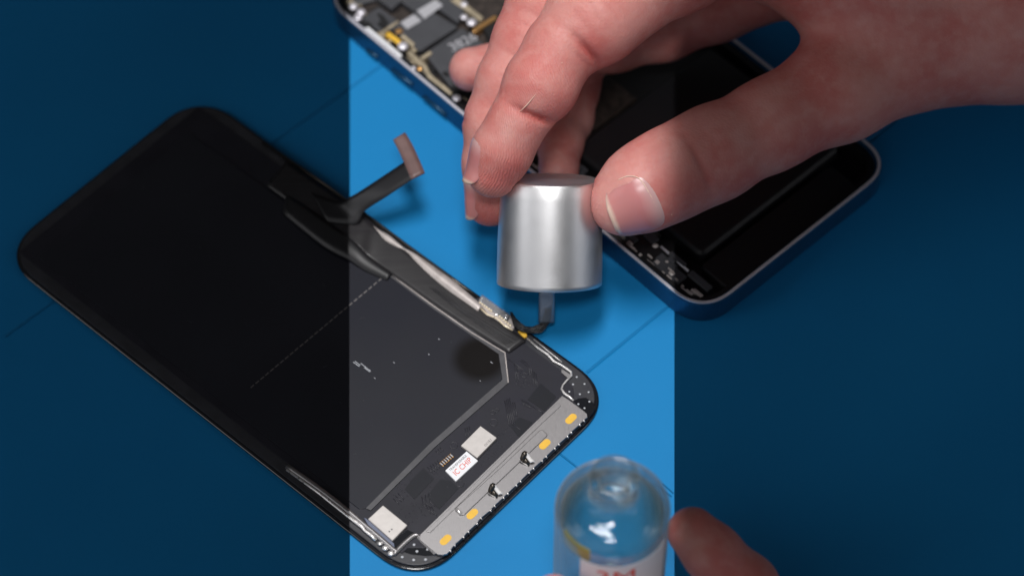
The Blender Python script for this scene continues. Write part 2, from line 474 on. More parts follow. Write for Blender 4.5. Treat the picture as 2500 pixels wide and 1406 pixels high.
def skin_material():
    m = bpy.data.materials.new('skin'); m.use_nodes = True
    n, l = m.node_tree.nodes, m.node_tree.links; b = n['Principled BSDF']
    t = n.new('ShaderNodeTexCoord')

    def noise(s, d=4, rough=0.55):
        x = n.new('ShaderNodeTexNoise'); x.inputs['Scale'].default_value = s; x.inputs['Detail'].default_value = d
        x.inputs['Roughness'].default_value = rough
        l.new(t.outputs['Object'], x.inputs['Vector']); return x.outputs['Fac']

    def rng_(v, a, c, lo=0.0, hi=1.0):
        r = n.new('ShaderNodeMapRange'); r.inputs['From Min'].default_value = a; r.inputs['From Max'].default_value = c
        r.inputs['To Min'].default_value = lo; r.inputs['To Max'].default_value = hi
        l.new(v, r.inputs['Value']); return r.outputs['Result']

    def mix(f, a, c):
        x = n.new('ShaderNodeMix'); x.data_type = 'RGBA'; l.new(f, x.inputs['Factor'])
        for i, q in ((6, a), (7, c)):
            if isinstance(q, tuple): x.inputs[i].default_value = (*q, 1)
            else: l.new(q, x.inputs[i])
        return x.outputs[2]
    c = mix(rng_(noise(70, 3), 0.38, 0.62), (0.61, 0.275, 0.245), (0.55, 0.175, 0.155))
    c = mix(rng_(noise(330, 3), 0.45, 0.72, 0, 0.35), c, (0.66, 0.37, 0.33))
    at_ = n.new('ShaderNodeAttribute'); at_.attribute_name = 'crease'
    c = mix(at_.outputs['Fac'], c, (0.42, 0.09, 0.08))
    l.new(c, b.inputs['Base Color'])
    b.inputs['Subsurface Weight'].default_value = 0.35
    b.inputs['Subsurface Radius'].default_value = (1.0, 0.35, 0.2)
    b.inputs['Subsurface Scale'].default_value = 1.6 * MM
    l.new(rng_(noise(900, 3), 0.3, 0.7, 0.44, 0.62), b.inputs['Roughness'])
    b.inputs['Specular IOR Level'].default_value = 0.38
    # ridges of the finger pads (strong where the pad attribute says) and fine skin grain
    ar = n.new('ShaderNodeAttribute'); ar.attribute_name = 'ridge'      # phase of the ridge pattern in mm
    ap = n.new('ShaderNodeAttribute'); ap.attribute_name = 'pad'
    wob = n.new('ShaderNodeMath'); wob.operation = 'MULTIPLY_ADD'
    l.new(noise(420, 2), wob.inputs[0]); wob.inputs[1].default_value = 1.2; l.new(ar.outputs['Fac'], wob.inputs[2])
    sn = n.new('ShaderNodeMath'); sn.operation = 'MULTIPLY'; l.new(wob.outputs[0], sn.inputs[0]); sn.inputs[1].default_value = 2 * math.pi / 0.50
    s2 = n.new('ShaderNodeMath'); s2.operation = 'SINE'; l.new(sn.outputs[0], s2.inputs[0])
    s3 = n.new('ShaderNodeMath'); s3.operation = 'MULTIPLY'; l.new(s2.outputs[0], s3.inputs[0]); l.new(ap.outputs['Fac'], s3.inputs[1])
    gr = n.new('ShaderNodeTexVoronoi'); gr.inputs['Scale'].default_value = 1500; l.new(t.outputs['Object'], gr.inputs['Vector'])
    h = n.new('ShaderNodeMath'); h.operation = 'MULTIPLY_ADD'; l.new(s3.outputs[0], h.inputs[0]); h.inputs[1].default_value = 0.85
    l.new(gr.outputs['Distance'], h.inputs[2])
    h2 = n.new('ShaderNodeMath'); h2.operation = 'MULTIPLY_ADD'; l.new(noise(260, 4), h2.inputs[0]); h2.inputs[1].default_value = 3.0
    l.new(h.outputs[0], h2.inputs[2])
    bp = n.new('ShaderNodeBump'); bp.inputs['Strength'].default_value = 0.75; bp.inputs['Distance'].default_value = 0.07 * MM
    l.new(h2.outputs[0], bp.inputs['Height']); l.new(bp.outputs['Normal'], b.inputs['Normal'])
    return m


M['skin'] = skin_material()


def nail_material():
    m = bpy.data.materials.new('finger_nail'); m.use_nodes = True
    n, l = m.node_tree.nodes, m.node_tree.links; b = n['Principled BSDF']
    uv = n.new('ShaderNodeUVMap'); sp = n.new('ShaderNodeSeparateXYZ'); l.new(uv.outputs[0], sp.inputs[0])
    cr = n.new('ShaderNodeValToRGB'); e = cr.color_ramp.elements
    e[0].position = 0.0; e[0].color = (0.60, 0.33, 0.30, 1)
    e[1].position = 1.0; e[1].color = (0.68, 0.50, 0.41, 1)
    for p, c in ((0.12, (0.60, 0.40, 0.39, 1)), (0.45, (0.52, 0.20, 0.20, 1)), (0.93, (0.54, 0.22, 0.21, 1)), (0.985, (0.66, 0.46, 0.38, 1))):
        q = e.new(p); q.color = c
    nz = n.new('ShaderNodeTexNoise'); nz.inputs['Scale'].default_value = 260; t = n.new('ShaderNodeTexCoord')
    l.new(t.outputs['Object'], nz.inputs['Vector'])
    ad = n.new('ShaderNodeMath'); ad.operation = 'MULTIPLY_ADD'; l.new(nz.outputs['Fac'], ad.inputs[0]); ad.inputs[1].default_value = 0.08
    l.new(sp.outputs['Y'], ad.inputs[2])
    l.new(ad.outputs[0], cr.inputs['Fac']); l.new(cr.outputs['Color'], b.inputs['Base Color'])
    b.inputs['Roughness'].default_value = 0.30
    b.inputs['Subsurface Weight'].default_value = 0.3
    b.inputs['Subsurface Radius'].default_value = (1.0, 0.4, 0.3); b.inputs['Subsurface Scale'].default_value = 0.8 * MM
    return m


M['nail'] = nail_material()


def mat_material():
    m = bpy.data.materials.new('blue_silicone'); m.use_nodes = True
    n, l = m.node_tree.nodes, m.node_tree.links; b = n['Principled BSDF']
    t = n.new('ShaderNodeTexCoord')
    nz = n.new('ShaderNodeTexNoise'); nz.inputs['Scale'].default_value = 14; nz.inputs['Detail'].default_value = 4
    l.new(t.outputs['Object'], nz.inputs['Vector'])
    mx = n.new('ShaderNodeMix'); mx.data_type = 'RGBA'; l.new(nz.outputs['Fac'], mx.inputs['Factor'])
    mx.inputs[6].default_value = (0.005, 0.178, 0.445, 1); mx.inputs[7].default_value = (0.009, 0.228, 0.53, 1)
    b.inputs['Roughness'].default_value = 0.55
    b.inputs['Specular IOR Level'].default_value = 0.2
    # moulded grooves of the mat: straight lines given by a point and a direction
    total = None; sep = n.new('ShaderNodeSeparateXYZ'); l.new(t.outputs['Object'], sep.inputs[0])

    def mth(op, a, c=None, d=None):
        x = n.new('ShaderNodeMath'); x.operation = op
        for i, q in enumerate((a, c, d)):
            if q is None: continue
            if isinstance(q, (int, float)): x.inputs[i].default_value = q
            else: l.new(q, x.inputs[i])
        return x.outputs[0]
    for (p, q, w) in (((1432, 910), (1645, 736), 0.45), ((1368, 1108), (1412, 1142), 0.30), ((820, 240), (945, 150), 0.45),
                      ((1600, 1180), (1640, 1212), 0.2), ((1618, 1180), (1645, 1204), 0.2)):
        A = at(*p)[:2] * MM; B = at(*q)[:2] * MM
        if w == 0.45:                                   # long grooves run right across the mat
            dd = B - A; A = A - dd * (0 if p[0] > 1000 else 6); B = B + dd * (4 if p[0] > 1000 else 0)
        L = np.linalg.norm(B - A); d = (B - A) / L; nn = np.array([-d[1], d[0]])
        dist = mth('ABSOLUTE', mth('ADD', mth('ADD', mth('MULTIPLY', sep.outputs['X'], float(nn[0])), mth('MULTIPLY', sep.outputs['Y'], float(nn[1]))), -float(A @ nn)))
        s_ = mth('ADD', mth('ADD', mth('MULTIPLY', sep.outputs['X'], float(d[0])), mth('MULTIPLY', sep.outputs['Y'], float(d[1]))), -float(A @ d))
        ins = mth('MULTIPLY', mth('GREATER_THAN', s_, 0.0), mth('LESS_THAN', s_, float(L)))
        g = n.new('ShaderNodeMapRange'); g.interpolation_type = 'SMOOTHSTEP'
        g.inputs['From Min'].default_value = w * MM * 1.3; g.inputs['From Max'].default_value = 0.0
        l.new(dist, g.inputs['Value'])
        v = mth('MULTIPLY', g.outputs['Result'], ins)
        total = v if total is None else mth('MAXIMUM', total, v)
    grn = n.new('ShaderNodeTexNoise'); grn.inputs['Scale'].default_value = 1600; grn.inputs['Detail'].default_value = 2
    l.new(t.outputs['Object'], grn.inputs['Vector'])
    wav = n.new('ShaderNodeTexNoise'); wav.inputs['Scale'].default_value = 25; wav.inputs['Detail'].default_value = 2
    l.new(t.outputs['Object'], wav.inputs['Vector'])
    hh = mth('MULTIPLY_ADD', total, -0.30, mth('MULTIPLY_ADD', grn.outputs['Fac'], 0.02, mth('MULTIPLY', wav.outputs['Fac'], 0.5)))
    bp = n.new('ShaderNodeBump'); bp.inputs['Strength'].default_value = 1.0; bp.inputs['Distance'].default_value = 1.0 * MM
    l.new(hh, bp.inputs['Height']); l.new(bp.outputs['Normal'], b.inputs['Normal'])
    m2 = n.new('ShaderNodeMix'); m2.data_type = 'RGBA'; l.new(total, m2.inputs['Factor'])
    l.new(mx.outputs[2], m2.inputs[6]); m2.inputs[7].default_value = (0.007, 0.17, 0.42, 1)
    l.new(m2.outputs[2], b.inputs['Base Color'])
    return m


# ------------------------------------------------------------------ the mat
mb = MB(); mb.prism([(-700, -500), (700, -500), (700, 600), (-700, 600)], -3.0, 0.0)
tag(mb.build('work_mat', mat_material(), bevel=1.0), 'blue silicone repair mat with moulded grooves under everything', 'mat', kind='structure')

# ------------------------------------------------------------------ the display assembly lying face down
e1 = np.array([math.cos(DA), math.sin(DA)])           # along the long edge, towards the lower right corner
e2 = np.array([e1[1], -e1[0]])                         # across, towards the lower left
if e2[1] > 0: e2 = -e2
pR = at(1250, 778, 1.0)[:2]                            # a point of the right edge
pB = at(1250, 1215, 1.0)[:2]                           # a point of the bottom edge
CN = pR + e1 * ((pB - pR) @ e1)                        # the (square) corner at the lower right
DW, DL = 72.4, 147.0


def dl(a, b):
    """display coordinates: a up the long edge from the bottom, b across from the right edge"""
    return CN - e1 * a + e2 * b


def rrect(a0, a1, b0, b1, r, fn=dl, n=14, p=2.4):
    out = []
    for (ca, cb, s) in ((a1 - r, b1 - r, 0), (a0 + r, b1 - r, 1), (a0 + r, b0 + r, 2), (a1 - r, b0 + r, 3)):
        for k in range(n + 1):
            th = math.pi / 2 * (s + k / n)
            c, q = math.cos(th), math.sin(th)
            out.append(fn(ca + r * math.copysign(abs(c) ** (2 / p), c), cb + r * math.copysign(abs(q) ** (2 / p), q)))
    return out


droot = empty('display_assembly', (*dl(70, 36), 0))
tag(droot, 'black phone display lying face down on the blue mat, metal bracket and chips showing', 'phone screen')
part('glass_panel', M['gloss_black'], droot, lambda m: m.prism(rrect(0, DL, 0, DW, 13.5), 0.0, 0.95), bevel=0.35, seg=3)
part('bezel', M['bezel'], droot, lambda m: m.prism(rrect(0.9, DL - 0.9, 0.9, DW - 0.9, 12.8), 0.95, 1.50), bevel=0.2)
part('backing_sheet', M['flex_low'], droot,
     lambda m: m.prism([dl(9.5, 6.0), dl(5.0, 10.5), dl(5.0, 63), dl(9.0, 66.5), dl(9, 68.6), dl(143, 68.6), dl(143, 4.0), dl(16, 4.0)], 1.50, 1.72), bevel=0.08)


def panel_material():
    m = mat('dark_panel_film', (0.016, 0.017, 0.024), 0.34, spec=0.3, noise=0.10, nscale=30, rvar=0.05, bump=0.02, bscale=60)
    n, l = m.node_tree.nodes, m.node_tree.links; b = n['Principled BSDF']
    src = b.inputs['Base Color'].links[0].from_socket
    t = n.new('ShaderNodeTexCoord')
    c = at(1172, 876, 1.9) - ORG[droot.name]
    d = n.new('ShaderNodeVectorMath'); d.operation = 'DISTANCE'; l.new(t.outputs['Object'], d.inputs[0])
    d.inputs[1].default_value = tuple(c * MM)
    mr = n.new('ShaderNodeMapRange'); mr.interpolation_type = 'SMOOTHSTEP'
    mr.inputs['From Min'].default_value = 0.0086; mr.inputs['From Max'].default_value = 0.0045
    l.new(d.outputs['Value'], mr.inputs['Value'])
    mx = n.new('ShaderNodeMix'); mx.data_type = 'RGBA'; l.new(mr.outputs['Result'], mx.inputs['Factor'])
    l.new(src, mx.inputs[6]); mx.inputs[7].default_value = (0.009, 0.008, 0.008, 1)     # a soft-edged dark round patch
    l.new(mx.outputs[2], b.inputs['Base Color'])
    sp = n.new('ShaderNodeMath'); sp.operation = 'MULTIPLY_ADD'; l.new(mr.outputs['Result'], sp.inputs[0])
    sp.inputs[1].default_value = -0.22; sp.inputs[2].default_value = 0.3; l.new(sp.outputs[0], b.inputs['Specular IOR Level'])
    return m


def wl_(px, py, z=2.0):
    """display coordinates (a, b) of a photo pixel"""
    p = at(px, py, z)[:2] - CN
    return -(p @ e1), p @ e2


aL = wl_(945, 668)[0]
inner = [(1217, 864), (1226, 926), (893, 1240)]
bi = wl_(893, 1240)[1]
ptop = [dl(138, wl_(930, 668)[1])] + [at(945, 672, 1.95)[:2]] + [at(x, y, 1.95)[:2] for x, y in inner] + [dl(wl_(854, 1262)[0], 66.5), dl(138, 66.5)]
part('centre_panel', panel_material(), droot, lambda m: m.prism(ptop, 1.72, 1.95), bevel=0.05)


def ring(m, path_o, path_i, z0, z1):
    for k in range(len(path_o) - 1):
        m.ppoly([path_o[k], path_o[k + 1], path_i[k + 1], path_i[k]], z0, z1)


def long_tape(m):
    o_ = [(905, 628), (1050, 736), (1150, 805), (1234, 862), (1242, 933), (1060, 1092), (905, 1245)]
    i_ = [(905, 640), (1050, 748), (1150, 818), (1218, 864), (1227, 926), (1050, 1082), (893, 1240)]
    P = [(*at(a[0], a[1], 2.02)[:2], 2.02) for a in o_]; Q = [(*at(a[0], a[1], 2.02)[:2], 2.02) for a in i_]
    vs = P + Q + [(x, y, 1.72) for x, y, z in P + Q]; n = len(P); fs = []
    for k in range(n - 1):
        fs += [(k, k + 1, n + k + 1, n + k), (2 * n + k, 2 * n + k + 1, k + 1, k), (n + k, n + k + 1, 3 * n + k + 1, 3 * n + k)]
    m.add(vs, fs)


part('edge_tape', M['tape'], droot, long_tape)


def line_px(m, pts, w, z, zt=None):
    """a thin raised bead along photo pixels; w in mm"""
    P = [np.array([*at(x, y, z)[:2], z]) for x, y in pts]
    m.tube(P, w / 2, n=6)


part('edge_bead', M['rail'], droot, lambda m: (line_px(m, [(905, 634), (1050, 741), (1150, 811), (1233, 861), (1241, 934)], 0.35, 2.05)), smooth=True)
part('scribed_line', M['grey_ink'], droot, lambda m: [m.ppoly([(943 - 12 * k, 668 + 10 * k), (935 - 12 * k, 675 + 10 * k), (937 - 12 * k, 677 + 10 * k), (945 - 12 * k, 670 + 10 * k)], 1.95, 1.98) for k in range(28)])
part('scratch', M['white_dot'], droot, lambda m: [m.ppoly([(x, y), (x + 15 * s, y + 11 * s), (x + 15 * s + 1, y + 10 * s), (x + 1, y - 1)], 1.95, 1.975)
     for x, y, s in ((862, 884, 1), (866, 882, .9), (880, 887, .8), (888, 897, 1), (891, 896, .9), (1045, 864, .2), (1070, 827, .2), (960, 884, .2), (1197, 883, .35), (913, 922, .2), (1171, 929, .15))])

_rd = random.Random(21)


def dust(m):
    for _ in range(38):
        a_, b_ = _rd.uniform(20, 135), _rd.uniform(14, 62)
        p = dl(a_, b_); r_ = _rd.uniform(.04, .10)
        if _rd.random() < .3:
            an = _rd.uniform(0, 6.28); L_ = _rd.uniform(.4, 1.3)
            m.tube([(p[0], p[1], 1.98), (p[0] + math.cos(an) * L_ * .5, p[1] + math.sin(an) * L_ * .5 + .1, 2.0), (p[0] + math.cos(an) * L_, p[1] + math.sin(an) * L_, 1.98)], .035, n=4)
        else: m.ball((p[0], p[1], 1.98), r_, nu=6, nv=4)


part('dust', M['tape'], droot, dust)['kind'] = 'stuff'
# traces of the lower flex: runs of parallel ridges, rings and pads
_r = random.Random(11)


def traces(m):
    z = 1.76
    def run(x, y, dx, dy, n, ox, oy, bend=None):
        for k in range(n):
            p = [(x + ox * k, y + oy * k), (x + dx + ox * k, y + dy + oy * k)]
            if bend: p.append((p[1][0] + bend[0], p[1][1] + bend[1]))
            line_px(m, p, 0.22, z)
    run(1232, 978, 12, 62, 4, 4, -2)
    run(1251, 982, 6, 34, 2, 5, 0)
    run(1300, 905, 3, 34, 3, 4.5, 3)
    run(1262, 890, 4, 40, 2, -6, -2)
    run(1240, 876, 18, 12, 1, 0, 0, (34, 26))
    run(1270, 880, 22, 18, 2, 4, -3, (3, 20))
    run(1294, 988, 22, 14, 1, 0, 0, (10, 6))
    run(1252, 1036, 24, 16, 1, 0, 0)
    run(1135, 1045, 4, 22, 3, 5, -2)
    run(1030, 1212, 3, 20, 3, 8, -4, (14, 12))
    run(1040, 1232, 12, 22, 3, 7, 2)
    run(1044, 1140, 12, 14, 5, 6, -4)
    run(960, 1216, 14, 14, 3, 6, -6)
    run(1064, 1100, 8, 8, 3, 5, -4)
    run(1274, 975, 5, 14, 5, 4, 2)
    for x, y, r in ((1265, 905, .8), (1281, 915, .7), (1206, 1031, 1.0), (1108, 1087, .9), (1203, 1006, .6), (1124, 1180, .9), (1213, 1001, .5)):
        c = at(x, y, z)
        m.tube([c + np.array([math.cos(a), math.sin(a), 0]) * r for a in np.linspace(0, 2 * math.pi, 17)], 0.10, n=5)
    for cx, cy, sx, sy, n in ((985, 1190, 34, 26, 26), (1020, 1240, 40, 26, 30), (1275, 925, 16, 16, 24), (1195, 1095, 26, 20, 24), (1065, 1140, 20, 12, 26),
                              (1235, 1040, 26, 26, 22), (1290, 930, 20, 14, 16), (1105, 1165, 30, 16, 16), (1000, 1275, 20, 12, 14)):
        for _ in range(n):
            u, v = _r.uniform(-1, 1), _r.uniform(-1, 1)
            x = cx + u * sx + v * sy * .3; y = cy - u * sx * .8 + v * sy
            d = _r.choice(((3, 3), (2, -2), (4, 3), (0, 3)))
            line_px(m, [(x, y), (x + d[0], y + d[1])], _r.uniform(0.10, 0.2), z - .03)


part('trace_pattern', M['trace'], droot, traces, smooth=True)
for pl in ([(1010, 1165), (1034, 1142), (1060, 1168), (1012, 1218), (988, 1193)], [(1075, 1170), (1100, 1172), (1120, 1192), (1072, 1243), (1042, 1210)],
           [(1288, 975), (1320, 935), (1358, 968), (1330, 1003)], [(1245, 1038), (1268, 1018), (1300, 1030), (1268, 1068)]):
    part('dark_film_patch', M['flex_patch'], droot, lambda m: m.ppoly(pl, 1.72, 1.80))


def wpx(x, y, z): return (*at(x, y, z)[:2], z)


# wide side flex, folded and slightly wavy
def side_flex(m):
    sec = [((700, 392, 2.4), (650, 452, 2.4)), ((800, 462, 2.8), (752, 525, 2.6)), ((860, 505, 3.6), (815, 570, 3.0)), ((893, 530, 3.6), (868, 606, 3.4)), ((925, 556, 3.1), (905, 640, 2.3)), ((985, 604, 2.9), (955, 672, 2.2)),
           ((1060, 663, 2.7), (1026, 722, 2.15)), ((1165, 742, 2.5), (1130, 792, 2.1)), ((1285, 830, 2.4), (1243, 861, 2.1))]
    m.strip([(wpx(*a), wpx(*b)) for a, b in sec], 0.18, nsub=8, nw=6, bulge=0.08)


sf = part('side_flex', M['flex_dark'], droot, side_flex, smooth=True)
part('flex_streaks', M['tape'], droot, lambda m: [line_px(m, [(1048 + 6 * k, 700 + 2 * k), (1100 + 6 * k, 742 + 2 * k), (1190 + 5 * k, 806 - k), (1236 + 5 * k, 840 - 2 * k)], 0.10, 2.62 + .01 * k) for k in (0, 1, 2, 3, 5)], smooth=True)
part('folded_tape', M['ribbon'], droot, lambda m: m.strip([(wpx(*a), wpx(*b)) for a, b in
     (((700, 470, 2.3), (690, 520, 2.3)), ((800, 540, 3.2), (790, 600, 2.8)), ((865, 590, 3.6), (852, 634, 2.8)), ((905, 628, 3.0), (890, 660, 2.4)), ((958, 668, 2.4), (945, 685, 2.2)))], 0.25, nsub=6, bulge=0.6), smooth=True)


def rail(m):
    c = [(905, 545, 1), (922, 562, 3), (945, 580, 10), (972, 599, 6), (985, 607, 2), (1000, 616, 5), (1020, 632, 10), (1060, 665, 15), (1100, 696, 17), (1140, 727, 14), (1172, 752, 11)]
    m.strip([(wpx(x + w * .45, y - w * .6, 3.1 + .01 * w), wpx(x - w * .45, y + w * .6, 3.0)) for x, y, w in c], 0.5, nsub=5, nw=2, bulge=0.2)


part('metal_rail', M['rail'], droot, rail, smooth=True)
part('outer_rail', M['dark_metal'], droot, lambda m: m.tube([wpx(x, y, 2.0) for x, y in [(640, 345), (800, 455), (905, 533), (1000, 604), (1100, 678), (1165, 724)]], 0.45, n=8), smooth=True)

# connector with two rows of contacts
part('connector_plate', M['rail'], droot, lambda m: m.ppoly([(1168, 738), (1174, 722), (1184, 727), (1247, 772), (1256, 800), (1243, 803), (1205, 776), (1190, 765)], 1.5, 2.5), bevel=0.15)
part('connector_film', M['film'], droot, lambda m: m.strip([(wpx(1176, 718, 3.4), wpx(1170, 738, 2.8)), (wpx(1205, 739, 3.4), wpx(1196, 755, 2.8)), (wpx(1247, 770, 3.2), wpx(1238, 786, 2.7))], 0.12, nsub=4), smooth=True)
for (x0, y0, x1, y1, n) in ((1172, 739, 1199, 758, 6), (1220, 772, 1246, 794, 6)):
    part('contact_row', M['cream'], droot, lambda m: [m.ball(wpx(x0 + (x1 - x0) * k / (n - 1), y0 + (y1 - y0) * k / (n - 1), 2.7), 0.34, sc=(1, 1, .8)) for k in range(n)], smooth=True)
part('connector_strip', M['cream'], droot, lambda m: m.tube([wpx(x, y, 2.5) for x, y in [(1167, 747), (1190, 768), (1215, 778), (1232, 795), (1252, 806)]], 0.28, n=8), smooth=True)
part('solder_blob', M['bright_metal'], droot, lambda m: m.ball(wpx(1212, 768, 2.6), 0.5, sc=(1.2, .8, .5)), smooth=True)
part('yellow_pad', M['yellow'], droot, lambda m: m.ppoly([(1264, 808), (1272, 806), (1286, 815), (1287, 820), (1281, 824), (1276, 821)], 1.5, 2.2), bevel=0.1)


# thin silver edging at the two long sides and round the corner pockets
def edging_r(m):
    m.tube([wpx(x, y, 1.9) for x, y in [(1287, 826), (1312, 848), (1338, 866), (1352, 882), (1372, 892), (1385, 901), (1394, 908), (1395, 917), (1384, 928), (1374, 940), (1371, 950), (1378, 960), (1392, 970), (1400, 978)]],
           [.22, .28, .34, .34, .3, .36, .34, .3, .24, .24, .3, .36, .36, .3], n=7)
    m.tube([wpx(x, y, 1.8) for x, y in [(1303, 828), (1330, 850), (1352, 868), (1372, 884)]], 0.15, n=6)


part('corner_edging', M['bright_metal'], droot, edging_r, smooth=True)


def edging_l(m):
    px = [(700, 1136), (780, 1192), (854, 1250), (880, 1272), (910, 1297), (935, 1318), (960, 1340), (968, 1344)]
    m.strip([(wpx(x + 4, y - 4, 2.3), wpx(x - 4, y + 4, 2.1)) for x, y in px], 0.8, nsub=4, nw=2, bulge=0.15)
    m.strip([(wpx(x - 5, y - 3, 2.3), wpx(x + 3, y + 5, 2.1)) for x, y in [(962, 1350), (990, 1322), (1012, 1304), (1022, 1304)]], 0.8, nsub=4, nw=2, bulge=0.1)
    m.strip([(wpx(x + 3, y - 4, 2.4), wpx(x - 4, y + 4, 2.1)) for x, y in [(1020, 1306), (1030, 1318), (1050, 1336), (1064, 1350)]], 0.8, nsub=4, nw=2, bulge=0.1)


part('side_edging', M['silver'], droot, edging_l, smooth=True)


def lip_l(m):
    m.tube([wpx(x, y, 2.05) for x, y in [(700, 1146), (780, 1204), (854, 1263), (872, 1276), (884, 1286), (890, 1294), (906, 1306), (918, 1318)]], [.3, .35, .4, .5, .45, .35, .45, .4], n=8)
    for x, y, s in ((928, 1326, .55), (941, 1337, .75), (955, 1350, .75)):
        m.ball(wpx(x, y, 2.0), s, sc=(1.1, 1, .6))


part('shiny_lip', M['bright_metal'], droot, lip_l, smooth=True)
part('blue_grey_film', mat('blue_grey_film', (0.13, 0.15, 0.22), 0.35), droot, lambda m: m.ppoly([(888, 1262), (894, 1264), (962, 1325), (964, 1336), (958, 1334), (900, 1284)], 1.72, 2.3), bevel=0.15)
part('corner_pocket', M['gloss_black'], droot, lambda m: m.ppoly([(966, 1338), (958, 1325), (994, 1292), (1012, 1300), (990, 1322)], 1.72, 1.9))
part('corner_pocket', M['gloss_black'], droot, lambda m: m.ppoly([(985, 1346), (1012, 1318), (1030, 1322), (1064, 1354), (1040, 1356), (1005, 1352)], 1.5, 1.62))
part('corner_film', M['gloss_black'], droot, lambda m: m.ppoly([(1398, 979), (1412, 972), (1430, 970), (1440, 976), (1450, 984), (1453, 996), (1448, 1008), (1438, 1020), (1432, 1014), (1433, 1008), (1410, 988)], 1.5, 1.66), bevel=0.08)
part('corner_film', M['gloss_black'], droot, lambda m: m.ppoly([(1434, 1022), (1440, 1020), (1428, 1036), (1402, 1052), (1398, 1056), (1414, 1038)], 1.5, 1.62))
for x, y in ((1408, 920), (1399, 938), (1427, 937), (1390, 956), (1416, 962), (1437, 957), (1439, 980), (1412, 986), (1427, 996),
             (1011, 1329), (1018, 1345), (982, 1359), (1010, 1366), (1039, 1365), (1044, 1340)):
    part('white_rivet', M['white_dot'], droot, lambda m: m.ball(wpx(x, y, 1.66), 0.28 if y < 1200 else 0.38, nu=10, nv=6, sc=(1, 1, .5)), smooth=True)
part('corner_bracket_tab', M['silver'], droot, lambda m: m.ppoly([(1371, 900), (1384, 908), (1396, 916), (1389, 924), (1378, 915), (1370, 908)], 1.72, 1.95), bevel=0.08)


# the long bracket with teeth, pads, raised plate and spring clips
teeth = [(1426, 1027), (1416, 1037), (1395, 1056), (1386, 1066), (1365, 1085), (1355, 1095), (1334, 1115), (1324, 1125), (1303, 1144), (1292, 1154),
         (1271, 1175), (1261, 1185), (1240, 1205), (1230, 1215), (1208, 1235), (1198, 1246), (1175, 1265), (1165, 1278), (1144, 1298), (1132, 1311), (1110, 1331), (1100, 1344)]
BZ = 2.45


def bracket(m):
    low = []
    for x, y in teeth:
        low += [(x + .2, y - 3.0), (x + 2.5, y + 2.5), (x - 3.0, y + .2)]
    pts = [(1026, 1304), (1362, 976), (1372, 966), (1386, 974), (1424, 1002), (1433, 1010), (1434, 1018)] + low + [(1092, 1350), (1082, 1353), (1068, 1352), (1060, 1346), (1024, 1316)]
    m.ppoly(pts, 1.72, BZ)


brk = part('bracket', M['silver'], droot, bracket, bevel=0.06)
part('raised_plate', M['silver'], brk, lambda m: m.ppoly([(1318, 1049), (1324, 1048), (1336, 1058), (1336, 1063), (1134, 1255), (1127, 1257), (1111, 1243), (1115, 1236), (1220, 1142)], BZ - .05, BZ + 0.32), bevel=0.22, seg=3)
part('upper_fold', M['silver'], brk, lambda m: m.ppoly([(1040, 1296), (1362, 981), (1370, 990), (1322, 1034), (1050, 1300)], BZ - .05, BZ + 0.14), bevel=0.1)
part('end_lug', M['bright_metal'], brk, lambda m: m.tube([wpx(1114, 1241, BZ + .35), wpx(1126, 1254, BZ + .35)], 0.42, n=8), smooth=True)
part('tooth_tips', M['bright_metal'], brk, lambda m: [m.tube([wpx(x - 1.2, y - 2, BZ), wpx(x + 1.6, y + 2.6, BZ - .35)], [.22, .13], n=6) for x, y in teeth], smooth=True)
for x, y in ((1394, 1022), (1330, 1084), (1153, 1254), (1088, 1317)):
    def stad(m):
        d = at(x + 5, y - 4.8, BZ)[:2]; e = at(x - 5, y + 4.8, BZ)[:2]; r = 0.92
        u_ = (d - e) / np.linalg.norm(d - e); v_ = np.array([-u_[1], u_[0]]); P = []
        for k in range(13):
            a = -math.pi / 2 + math.pi * k / 12; P.append(d + (u_ * math.cos(a) + v_ * math.sin(a)) * r)
        for k in range(13):
            a = math.pi / 2 + math.pi * k / 12; P.append(e + (u_ * math.cos(a) + v_ * math.sin(a)) * r)
        m.prism(P, BZ - 0.02, BZ + 0.05)
    part('yellow_dot', M['yellow'], brk, stad)
for x, y in ((1283, 1117), (1205, 1195)):
    clip = part('spring_clip', M['petal'], brk, lambda m: (
        m.strip([(wpx(x + 1, y - 11, BZ + 2.3), wpx(x + 7, y - 10, BZ + 2.2)), (wpx(x + 2, y - 1, BZ + 1.6), wpx(x + 12, y - 3, BZ + 1.5)), (wpx(x + 12, y + 12, BZ + .8), wpx(x + 23, y + 9, BZ + .7))], 0.18, nsub=5, nw=3, bulge=.2),
        m.strip([(wpx(x - 17, y + 2, BZ + 1.1), wpx(x - 12, y + 6, BZ + 1.0)), (wpx(x - 9, y + 11, BZ + .5), wpx(x - 5, y + 14, BZ + .4)), (wpx(x + 3, y + 16, BZ + .4), wpx(x + 6, y + 21, BZ + .1))], 0.18, nsub=5, nw=3, bulge=.2)), smooth=True)
    part('curl', M['dark_metal'], clip, lambda m: (
        m.tube([wpx(x + 1, y - 15, BZ + 2.4), wpx(x - 2, y - 10, BZ + 2.0), wpx(x - 6, y - 2, BZ + 1.5), wpx(x - 10, y + 6, BZ + .8)], [.45, .75, .65, .5], n=10),
        m.tube([wpx(x - 4, y + 2, BZ + 1.0), wpx(x + 3, y + 10, BZ + .7), wpx(x + 8, y + 18, BZ + .2)], [.6, .55, .3], n=10)), smooth=True)

